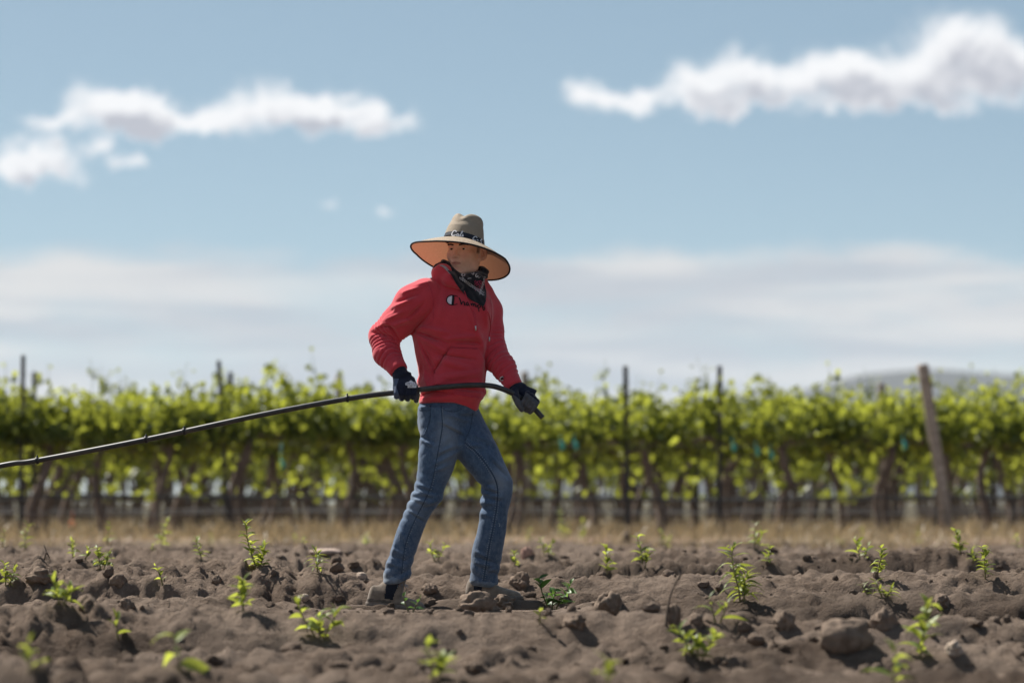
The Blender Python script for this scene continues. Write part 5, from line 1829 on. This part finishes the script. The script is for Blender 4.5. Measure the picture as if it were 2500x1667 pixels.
# hanging triangle, draped over neck roll and chest
TRI = [(1092, 660), (1100, 668), (1112, 690), (1130, 715), (1150, 733), (1181, 748), (1186, 735), (1187, 712), (1182, 690), (1176, 668), (1160, 664), (1130, 672), (1110, 664)]
def drape():
    poly = np.array(TRI, float); step = 0.9
    xs = np.arange(1086, 1194, step); ys = np.arange(654, 754, step)
    D = np.full((len(xs), len(ys)), np.nan)
    for i, a in enumerate(xs):
        for j, c in enumerate(ys):
            h = hit([HOODIE, SCARF0, BODY], a, c)
            if h:
                D[i, j] = h[0].y
    D = np.where(np.isnan(D), 0.03, D)
    D = np.minimum(D, -0.02)
    for _ in range(60):       # cloth spans the hollows: relax, but never sink into what is under it
        E = D.copy()
        E[1:-1, 1:-1] = (D[2:, 1:-1] + D[:-2, 1:-1] + D[1:-1, 2:] + D[1:-1, :-2]) / 4
        D = np.minimum(D, E * 0.6 + D * 0.4)
    for i, a in enumerate(xs):
        for j, c in enumerate(ys):
            D[i, j] += -0.005 + 0.0045 * math.sin((a - 1090) * 0.16 + (c - 650) * 0.10) + 0.002 * math.sin(a * 0.4 - c * 0.23)
    def inside(x, y):
        k = False
        for i in range(len(poly)):
            x0, y0 = poly[i]; x1, y1 = poly[i - 1]
            if (y0 > y) != (y1 > y) and x < (x1 - x0) * (y - y0) / (y1 - y0) + x0:
                k = not k
        return k
    V, F, idx = [], [], {}
    def vt(i, j):
        if (i, j) not in idx:
            idx[(i, j)] = len(V); V.append(P(xs[i], ys[j], D[i, j]))
        return idx[(i, j)]
    for i in range(len(xs) - 1):
        for j in range(len(ys) - 1):
            if inside(xs[i] + step / 2, ys[j] + step / 2):
                F.append((vt(i, j), vt(i, j + 1), vt(i + 1, j + 1), vt(i + 1, j)))
    return V, F
dv, df = drape()
scarf = link('bandana', make_mesh('bandana', sv, sf, True, [M_SCARF]), person)
scarf['label'] = 'black bandana with white and red printed pattern'
tri = sub('hanging_point', (dv, df), M_SCARF, scarf, 0.002)
DRAPE = [bvh_of([tuple(v) for v in dv], df), SCARF0]
M_PRINT = plain('white_print', (0.55, 0.55, 0.57), 0.85, 0.1, 0.1, 100)
M_PRINT_RED = plain('red_print', (0.42, 0.05, 0.11), 0.85, 0.1, 0.1, 100)
pr = [(arc(1131, 672, 4, 3.2, 0, 360, 12), 0.0055), ([(1134, 671), (1138, 668), (1140, 669)], 0.003), (arc(1154, 667, 2.6, 3.8, 0, 360, 12), 0.0050), ([(1152, 663), (1150, 661)], 0.003), (arc(1164, 673, 2.6, 3, 0, 300, 12), 0.0045),
      ([(1141, 681), (1146, 680), (1150, 680)], 0.0028), ([(1166, 661), (1168, 664)], 0.004)]
zig = []
for (a, b2, n, am) in (((1122, 678), (1181, 722), 34, 2.0), ((1128, 678), (1181, 716), 30, 1.6)):
    a = np.array(a, float); b2 = np.array(b2, float); t = (b2 - a) / np.linalg.norm(b2 - a); s = np.array((-t[1], t[0]))
    for i in range(n):
        p0 = a + (b2 - a) * i / n + s * am * (1 if i % 2 else -1); p1 = a + (b2 - a) * (i + 0.8) / n + s * am * (-1 if i % 2 else 1)
        zig.append(([tuple(p0), tuple(p1)], 0.0022))
for i in range(16):
    a = 1170 + 13 * ((i * 0.618) % 1); c = 676 + 46 * ((i * 0.377) % 1)
    zig.append((arc(a, c, 2.2, 2.0, 20 * i, 20 * i + 250, 8), 0.0018))
sub('printed_pattern', ribbon_on(DRAPE, pr + zig, 0.003, 0.0030, n=12), M_PRINT, scarf)
red = [(arc(1162 + 5 * (i % 4), 688 + 7 * (i // 4) + 2 * (i % 2), 2.3, 2.6, 40 * i, 40 * i + 260, 10), 0.0026) for i in range(14)]
sub('printed_pattern', ribbon_on(DRAPE, red, 0.0026, 0.0027, n=12), M_PRINT_RED, scarf)
# grey lining showing at the edge of the hood
sub('hood_lining', ribbon_on([HOODIE], [([(1074, 648), (1084, 651), (1093, 660), (1099, 669)], 0.016)], 0.01, 0.001, n=24, taper=True), plain('grey_lining', (0.33, 0.34, 0.38), 0.9, 0.1), hoodie)

# ---- the hose he pulls
hose_px = [(-1900, 1440, 0.9), (-900, 1330, 0.55), (-300, 1203, 0.30), (0, 1137, 0.16), (90, 1124, 0.12), (360, 1072, 0.0), (640, 1012, -0.10), (855, 972, -0.135), (975, 957, -0.137), (1024, 951, -0.145), (1080, 945, -0.185), (1130, 941, -0.205), (1175, 940, -0.20), (1210, 944, -0.185), (1245, 957, -0.155), (1275, 974, -0.128), (1300, 993, -0.117), (1325, 1020, -0.115)]
pts = []
for a, c, y in hose_px:
    v = P(a, c, y); pts.append((v.x, v.y, v.z))
ctr = spline(pts, 260)
for i, v in enumerate(ctr):
    g_ = gz(v[0], v[1]) + 0.008
    if v[2] < g_:
        v[2] = g_
hose_b = MB()
hose_b.tube([Vector(v) for v in ctr], 0.0125, 14)
def hose_mat(N, b):
    g = N.n('ShaderNodeNewGeometry').outputs['Position']
    n = N.noise(g, 30.0, 5.0, 0.6)
    c = N.mix(N.rng(n, 0.3, 0.7), (0.016, 0.017, 0.018), (0.034, 0.034, 0.036))
    N.link(N.mix(N.rng(N.noise(g, 9.0, 4.0), 0.5, 0.7, 0, 0.35), c, (0.12, 0.10, 0.085)), b.inputs['Base Color'])
hose = link('hose', hose_b.mesh('hose', material('black_polythene', hose_mat, 0.42, 0.5)), None)
tag(hose, 'long black irrigation hose held in both gloves and trailing off to the left', 'hose')
M_EMIT = plain('black_emitter', (0.014, 0.014, 0.016), 0.5, 0.4, 0.1, 50)
for a, c in ((88, 1124), (362, 1072), (455, 1053), (846, 974)):
    k = int(np.argmin([(P(a, c, v[1]) - Vector(v)).length for v in ctr]))
    t = Vector(ctr[min(k + 1, 259)] - ctr[k - 1]).normalized()
    c0 = Vector(ctr[k])
    bb = MB()
    bb.tube([c0 - t * 0.006, c0 - t * 0.005, c0 + t * 0.005, c0 + t * 0.006], [0.0132, 0.0165, 0.0165, 0.0132], 14)
    bb.tube([c0 + Vector((0, 0, 0.012)), c0 + Vector((0, 0, 0.024))], 0.004, 8)
    link('emitter', bb.mesh('emitter', M_EMIT), hose)

# ------------------------------------------------------------------ seedlings planted along the furrows
M_SLEAF = leaf_material('seedling_leaf', (0.115, 0.185, 0.040), (0.28, 0.33, 0.085), (0.60, 0.66, 0.09), 0.50)
M_SLEAF2 = leaf_material('dark_seedling_leaf', (0.050, 0.120, 0.032), (0.095, 0.180, 0.045), (0.20, 0.36, 0.06), 0.40)
M_STEM = plain('seedling_stem', (0.17, 0.15, 0.07), 0.8, 0.2)
M_DRY = plain('dry_twig', (0.11, 0.085, 0.068), 0.95, 0.1)


def leaf_mesh(seed, width=0.36, mat=None, curl=0.5):
    """one pointed leaf, unit length, growing along +x from its stalk, folded on the midrib and drooping"""
    r = np.random.default_rng(seed)
    n = 7
    V, F = [], []
    for i in range(n + 1):
        t = i / n
        w = width * math.sin(math.pi * min(1, t ** 0.8 * 0.97 + 0.015)) * (1 - 0.25 * t)
        x = t * (1 - 0.18 * curl * t); z = 0.22 * t - curl * 0.55 * t * t
        V += [(x, -w * 0.5, z + 0.20 * w), (x, 0, z), (x, w * 0.5, z + 0.20 * w + 0.02 * math.sin(7 * t + seed))]
    for i in range(n):
        for k in (0, 1):
            a = 3 * i + k
            F.append((a, a + 1, a + 4, a + 3))
    me = make_mesh('leaf', V, F, True, [mat])
    set_tint(me, [float(np.clip(r.normal(0.5, 0.35), 0, 1))] * len(F))
    return me


LEAVES = [leaf_mesh(i, 0.30 + 0.05 * (i % 3), M_SLEAF, 0.35 + 0.25 * (i % 4)) for i in range(10)]
LEAVES_DARK = [leaf_mesh(40 + i, 0.52 + 0.05 * (i % 3), M_SLEAF2, 0.3 + 0.2 * (i % 3)) for i in range(6)]
LEAVES_THIN = [leaf_mesh(60 + i, 0.16, M_SLEAF, 0.6 + 0.25 * (i % 4)) for i in range(6)]


def seedling(px, pyb, pyt, label, nleaf=14, kind='leafy', stems=1, lean=0.0, size=1.0, group='seedlings planted along the furrows'):
    """px, pyb, pyt: photo column, row of the foot and row of the tip; stands on the soil where that line of sight meets it"""
    pos = on_ground(px, pyb)
    d = pos.y + DCAM
    H = max(0.05, (pyb - pyt) / FPX * d)
    r = np.random.default_rng(int(px * 7 + pyb))
    e = link('seedling', None, None, pos)
    e.rotation_euler = (0, 0, float(r.uniform(-0.25, 0.25)))
    tag(e, label, 'seedling', group)
    sm = MB()
    pool = {'leafy': LEAVES, 'dark': LEAVES_DARK, 'thin': LEAVES_THIN}[kind]
    many = []
    for s in range(stems):
        off = (s - (stems - 1) / 2) * 0.05
        hh = H * (1 if s == 0 else r.uniform(0.45, 0.85))
        top = np.array((lean * hh + off * 1.5 + r.normal(0, 0.06) * hh, r.normal(0, 0.10) * hh, hh * 0.94))
        pts = [np.array((off * 0.3, 0, -0.03))] + [np.array((off * 0.3, 0, 0)) + (top - (off * 0.3, 0, 0)) * q + np.array((0.05 * hh * math.sin(4 * q + s + px), 0.03 * hh * math.sin(3 * q), 0)) * q for q in np.linspace(0.1, 1, 6)]
        sm.tube([Vector(p) for p in pts], [0.0045, 0.004, 0.0036, 0.003, 0.0026, 0.002, 0.0012], 6)
        k = max(3, int(round(nleaf * (1.5 if nleaf > 8 else 1.0) / stems)))
        for i in range(k):
            q = (i + 0.7) / k
            f = q * 5
            a = pts[1 + min(4, int(f))]; b2 = pts[min(6, 2 + min(4, int(f)))]
            p = a + (b2 - a) * (f - int(f))
            L = size * (0.046 + 0.034 * r.random()) * (1.12 - 0.45 * q) * (1.35 if kind != 'leafy' else 1.0) * min(1.35, 0.65 + H * 2.2)
            az = i * 2.4 + r.normal(0, 0.4)
            many.append((p, az, r.uniform(-0.25, 0.85) + 0.35 * q, r.normal(0, 0.5), L))
    link('stem', sm.mesh('stem', M_STEM), e)
    for (p, az, el, roll, L) in many:
        o = link('leaf', pool[int(r.integers(len(pool)))], e, tuple(p))
        o.rotation_euler = (float(roll), float(-el), float(az))
        o.scale = (float(L),) * 3
    return e


SEED = [  # column, foot, tip, label, leaves, kind, stems, lean, size
    (18, 1444, 1386, 'leafy bright seedling at the left edge of the picture, mid height', 20, 'leafy', 2, 0.1, 1.0),
    (150, 1512, 1450, 'bushy seedling with pale broad leaves, low at the left beside a round clod', 16, 'leafy', 2, 0.05, 1.25),
    (288, 1566, 1508, 'single thin seedling with only a few leaves in the left foreground', 5, 'leafy', 1, -0.2, 1.2),
    (70, 1690, 1608, 'blurred dark green sprig in the bottom left corner', 6, 'leafy', 1, 0, 1.2),
    (440, 1652, 1552, 'large blurred seedling with two long hanging leaves in the left foreground', 5, 'leafy', 1, -0.1, 1.9),
    (250, 1389, 1332, 'compact bushy seedling standing on a crest left of the thin bent one', 26, 'leafy', 2, 0, 0.9),
    (178, 1364, 1320, 'upright narrow seedling just left of the compact bushy one', 14, 'leafy', 1, 0, 0.9),
    (208, 1366, 1335, 'small low seedling between the narrow one and the compact bushy one', 7, 'leafy', 1, 0.3, 0.9),
    (60, 1348, 1278, 'spindly grey leaved seedling beside the foot of the tallest steel stake', 12, 'thin', 1, 0.1, 0.9),
    (6, 1344, 1295, 'seedling cut by the left edge in front of the dry grass', 8, 'leafy', 1, 0, 1.0),
    (397, 1438, 1388, 'thin bent seedling with a bare stem and a drooping top, left of centre', 8, 'leafy', 1, -0.35, 0.95),
    (494, 1369, 1313, 'loose seedling leaning left with spaced leaf pairs, before the dry grass', 10, 'leafy', 1, -0.35, 1.0),
    (632, 1390, 1262, 'tallest seedling of the left side, with many small leaves up a long stem', 40, 'leafy', 2, -0.15, 0.9),
    (392, 1336, 1265, 'lanky seedling reaching up before the vine trunks, left of the tall leaning stake', 13, 'leafy', 1, 0.3, 0.95),
    (262, 1333, 1272, 'seedling with one bright leaf in front of the pale leaning vine trunk', 8, 'leafy', 1, 0, 1.0),
    (372, 1343, 1326, 'tiny two leaved seedling left of the lanky one', 4, 'leafy', 1, 0, 0.8),
    (516, 1332, 1303, 'faint seedling in the dry grass behind the loose leaning one', 6, 'leafy', 1, 0, 1.0),
    (776, 1407, 1354, 'neat seedling with drooping tip on a crest midway to the worker', 16, 'thin', 1, 0, 1.0),
    (594, 1497, 1418, 'stout upright seedling dense with leaves, left of centre below the tall one', 18, 'leafy', 1, -0.05, 1.15),
    (782, 1566, 1466, 'spreading seedling with a separate top sprig, in front of and left of the boots', 18, 'leafy', 3, -0.15, 1.25),
    (722, 1330, 1308, 'left one of two small yellow weeds in the dry grass', 5, 'leafy', 1, -0.2, 1.0),
    (738, 1332, 1308, 'right one of two small yellow weeds in the dry grass', 5, 'leafy', 1, 0.2, 1.0),
    (893, 1332, 1301, 'pale seedling in the dry grass just left of the back leg', 9, 'leafy', 1, 0, 1.1),
    (1065, 1372, 1325, 'low wide seedling seen between the legs of the worker', 14, 'leafy', 2, 0, 1.0),
    (1003, 1494, 1450, 'small round leaved seedling right before the back boot', 8, 'dark', 2, 0, 0.55),
    (1062, 1668, 1584, 'blurred yellowish seedling at the bottom edge below the boots', 12, 'leafy', 2, 0, 1.35),
    (1348, 1486, 1404, 'dark green broad leaved seedling right of the front boot', 18, 'dark', 3, 0.1, 0.85),
    (1318, 1533, 1497, 'lone little sprig below the dark green broad leaved seedling', 4, 'leafy', 1, 0, 0.9),
    (1258, 1384, 1348, 'small seedling just right of the front leg, beside a pinkish clod', 10, 'leafy', 1, 0, 0.9),
    (1333, 1367, 1324, 'rounded seedling right of the small one beside the pinkish clod', 14, 'leafy', 2, 0, 0.95),
    (1482, 1405, 1330, 'seedling with a whitish tip on a bare stem, right of centre', 14, 'leafy', 1, -0.1, 0.95),
    (1572, 1385, 1307, 'double tufted seedling right of the white tipped one', 18, 'leafy', 2, -0.05, 1.0),
    (1622, 1342, 1298, 'pair of faint sprigs close behind the double tufted seedling', 10, 'leafy', 2, 0.1, 1.0),
    (1386, 1322, 1240, 'tall thin blurred seedling rising before the dry grass right of the worker', 13, 'leafy', 1, -0.2, 1.0),
    (1422, 1324, 1268, 'shorter blurred seedling right of the tall thin one', 9, 'leafy', 1, 0.1, 1.0),
    (1290, 1324, 1290, 'faint low seedling in the grass just right of the front leg', 6, 'leafy', 1, 0, 1.0),
    (1702, 1614, 1532, 'bushy blurred seedling at the lower right of centre, above the bottom edge', 20, 'leafy', 3, 0, 1.25),
    (1478, 1690, 1620, 'blurred sprig at the bottom edge right of centre', 5, 'leafy', 1, 0, 1.5),
    (1812, 1470, 1328, 'tallest seedling of the right side, slender with a leafy foot and nodding top', 38, 'thin', 2, -0.12, 1.0),
    (1876, 1387, 1336, 'faint seedling just right of the tallest one on the right side', 12, 'leafy', 1, 0, 0.9),
    (1846, 1337, 1268, 'yellow topped seedling in the grass before the broad split vine trunk', 14, 'leafy', 2, 0.05, 1.0),
    (1752, 1528, 1462, 'two pronged seedling with slim upright leaves right of the upright clod', 7, 'thin', 2, 0, 1.15),
    (2104, 1364, 1310, 'blurred seedling with a broad lit leaf, left of a close pair on the right', 9, 'leafy', 2, 0, 1.2),
    (2142, 1408, 1335, 'grey green seedling close right of the one with a broad lit leaf', 16, 'leafy', 1, 0.15, 0.9),
    (2118, 1452, 1428, 'small star shaped sprig left of the curled seedling', 6, 'thin', 1, -0.5, 0.85),
    (2158, 1467, 1426, 'curled seedling with arching narrow leaves, on a crest at the right', 14, 'thin', 2, 0, 0.9),
    (2248, 1614, 1468, 'tall large leaved seedling in the right foreground, right of the big clod', 12, 'leafy', 1, 0.05, 1.45),
    (2180, 1690, 1594, 'dark blurred seedling at the bottom edge below the tall large leaved one', 7, 'leafy', 1, 0.1, 1.6),
    (2345, 1352, 1288, 'seedling with pale flecked leaves before the foot of the leaning end post', 16, 'leafy', 1, -0.1, 1.0),
    (2406, 1417, 1335, 'upright seedling with a yellow top near the right edge', 18, 'leafy', 1, -0.1, 0.95),
    (2376, 1372, 1334, 'low seedling between the pale flecked and the yellow topped ones', 9, 'leafy', 1, 0, 0.95),
    (2240, 1330, 1286, 'faint yellow weed in the grass left of the leaning end post', 7, 'leafy', 1, 0, 1.0),
    (2482, 1337, 1300, 'faint weed in the grass at the right edge', 6, 'leafy', 1, 0, 1.0),
    (2052, 1332, 1315, 'flat yellow weed low in the grass on the right', 8, 'leafy', 2, 0, 1.0),
    (2104, 1326, 1284, 'thin yellow weed rising behind the seedling with a broad lit leaf', 6, 'leafy', 1, 0, 1.0)]
for a in SEED:
    seedling(a[0], a[1], a[2], a[3], *a[4:])

# ------------------------------------------------------------------ large clods and stones
M_STONE = plain('pale_stone', (0.36, 0.29, 0.235), 0.95, 0.1, 0.2, 25, 0.5, 90)
M_PINK = plain('pinkish_clay', (0.40, 0.25, 0.20), 0.95, 0.1, 0.2, 25, 0.5, 90)
M_SLAB = plain('flat_pale_earth', (0.40, 0.31, 0.26), 0.95, 0.1, 0.2, 15, 0.4, 60)
SOIL = plain('dry_crusted_soil', (0.180, 0.136, 0.105), 0.97, 0.08, 0.28, 22, 0.9, 140)


def ico(sub):
    import bmesh
    bm = bmesh.new(); bmesh.ops.create_icosphere(bm, subdivisions=sub, radius=1.0)
    V = np.array([v.co[:] for v in bm.verts]); F = [[v.index for v in f.verts] for f in bm.faces]; bm.free()
    return V, F


ICO = ico(4)


def clod(px, pyb, w, h, label, mat=None, name='dirt_clod', seed=0, deep=0.9, rough=1.0, cat='clod', group='big clods on the ploughed soil'):
    pos = on_ground(px, pyb)
    d = pos.y + DCAM
    W, H = w / FPX * d, h / FPX * d
    V, F = ICO
    n = fbm(V[:, 0] * 1.2 + seed * 3.1, V[:, 1] * 1.2, V[:, 2] * 1.2, 4, 0.55, seed=400 + seed)
    f1 = np.abs(vnoise(V[:, 0] * 2.2 + seed, V[:, 1] * 2.2, V[:, 2] * 2.2, seed=430 + seed))
    f2 = fbm(V[:, 0] * 7, V[:, 1] * 7 + seed, V[:, 2] * 7, 3, 0.6, seed=460 + seed)
    v = V * (1 + 0.50 * rough * n - 0.30 * rough * f1 + 0.16 * rough * f2)[:, None]
    v = v * (W / 2 * 1.08, W / 2 * deep, H * 0.80)
    v[:, 2] += H * 0.20
    o = link(name, make_mesh(name, v, [tuple(q) for q in F], True, [mat or SOIL]), None, pos)
    o.rotation_euler = (0, 0, 0.3 * seed)
    tag(o, label, cat, group)
    return o


for a in [
    (2062, 1576, 132, 74, 'big smooth boulder shaped clod in the right foreground, largest of all', None, 1, 0.8, 0.6),
    (1163, 1492, 100, 42, 'rough broken clod right in front of the front boot', None, 2, 0.7, 1.2),
    (1232, 1488, 70, 28, 'flat crumbly clod just right of the rough one before the front boot', None, 3, 0.8, 1.3),
    (1488, 1492, 84, 50, 'wedge shaped clod in the furrow right of the dark green seedling', None, 4, 0.7, 0.9),
    (1646, 1536, 40, 62, 'tall upright clod with a dry root standing beside it', None, 5, 0.9, 0.8),
    (1700, 1526, 40, 26, 'rounded clod just right of the tall upright one', None, 6, 0.9, 0.8),
    (1406, 1532, 66, 34, 'dark rough clod below the wedge shaped one', None, 7, 0.8, 1.4),
    (212, 1500, 60, 38, 'dark clod right of the bushy pale leaved seedling at the left', None, 8, 0.9, 0.9),
    (290, 1428, 40, 26, 'low clod on a crest left of the thin bent seedling', None, 9, 0.9, 0.9),
    (100, 1428, 66, 30, 'broad clod on the left crest below the compact seedling', None, 10, 0.8, 1.0),
    (530, 1424, 26, 18, 'small round clod on the crest above the stout seedling', None, 11, 0.9, 0.8),
    (310, 1484, 40, 30, 'knobbly clod in the furrow above the single thin seedling', None, 12, 0.9, 1.2),
    (1915, 1530, 56, 44, 'steep clod left of the big boulder shaped clod', None, 13, 0.9, 1.0),
    (2160, 1540, 74, 40, 'clod leaning on the crest right behind the big boulder shaped clod', None, 14, 0.8, 1.1),
    (2330, 1606, 60, 30, 'lit flattish clod right of the tall large leaved seedling', M_STONE, 15, 0.8, 0.8),
    (2300, 1490, 44, 30, 'clod on the crest above the tall large leaved seedling', None, 16, 0.9, 1.0),
    (1530, 1324, 22, 24, 'pointed dark lump at the edge of the dry grass right of the worker', None, 17, 0.9, 1.0),
    (1050, 1450, 40, 22, 'crumbly clod between the two boots', None, 18, 0.9, 1.2),
    (1270, 1440, 50, 34, 'clod behind the toe of the front boot', None, 19, 0.9, 1.1)]:
    clod(a[0], a[1], a[2], a[3], a[4], a[5], 'dirt_clod', a[6], a[7], a[8])
clod(882, 1416, 28, 17, 'pale round stone on the crest left of the back boot', M_STONE, 'field_stone', 31, 0.9, 0.5, 'stone', 'stones on the field')
clod(745, 1478, 18, 14, 'small white pebble on the left furrow, below the neat drooping seedling', M_STONE, 'field_stone', 32, 0.9, 0.4, 'stone', 'stones on the field')
clod(1287, 1364, 30, 22, 'pinkish pointed clod right of the front leg', M_PINK, 'clay_lump', 33, 0.7, 0.8, 'lump', 'stones on the field')
clod(796, 1352, 78, 12, 'flat pale slab of dry earth left of the worker before the grass', M_SLAB, 'earth_slab', 34, 0.9, 0.3, 'slab', 'stones on the field')

# ------------------------------------------------------------------ dry twigs and roots
def twig(lines, w, label):
    base = on_ground(*lines[0][0])
    b = MB()
    for ln in lines:
        pts = spline([tuple(P(x, y, base.y) + Vector((0, 0.012 * i, 0)) - base) for i, (x, y) in enumerate(ln)], 14)
        b.tube([Vector(p) for p in pts], [w * (1 - 0.6 * i / 13) for i in range(14)], 6, True, 0.2)
    o = link('dry_twig', b.mesh('dry_twig', M_DRY), None, base)
    tag(o, label, 'twig', 'dry twigs sticking out of the soil')


twig([[(1626, 1530), (1630, 1490), (1638, 1450), (1655, 1415), (1674, 1390)], [(1655, 1415), (1660, 1400), (1650, 1385)]], 0.006, 'long curved dry root rising beside the tall upright clod')
twig([[(108, 1366), (112, 1345), (106, 1330)], [(112, 1348), (118, 1356), (120, 1362)]], 0.005, 'forked dry twig on the crest at the left before the dry grass')
twig([[(452, 1486), (456, 1478), (449, 1468)]], 0.004, 'short dry twig in the furrow left of the stout seedling')
twig([[(412, 1482), (414, 1472), (413, 1466)]], 0.003, 'tiny dry twig left of the short dry twig')
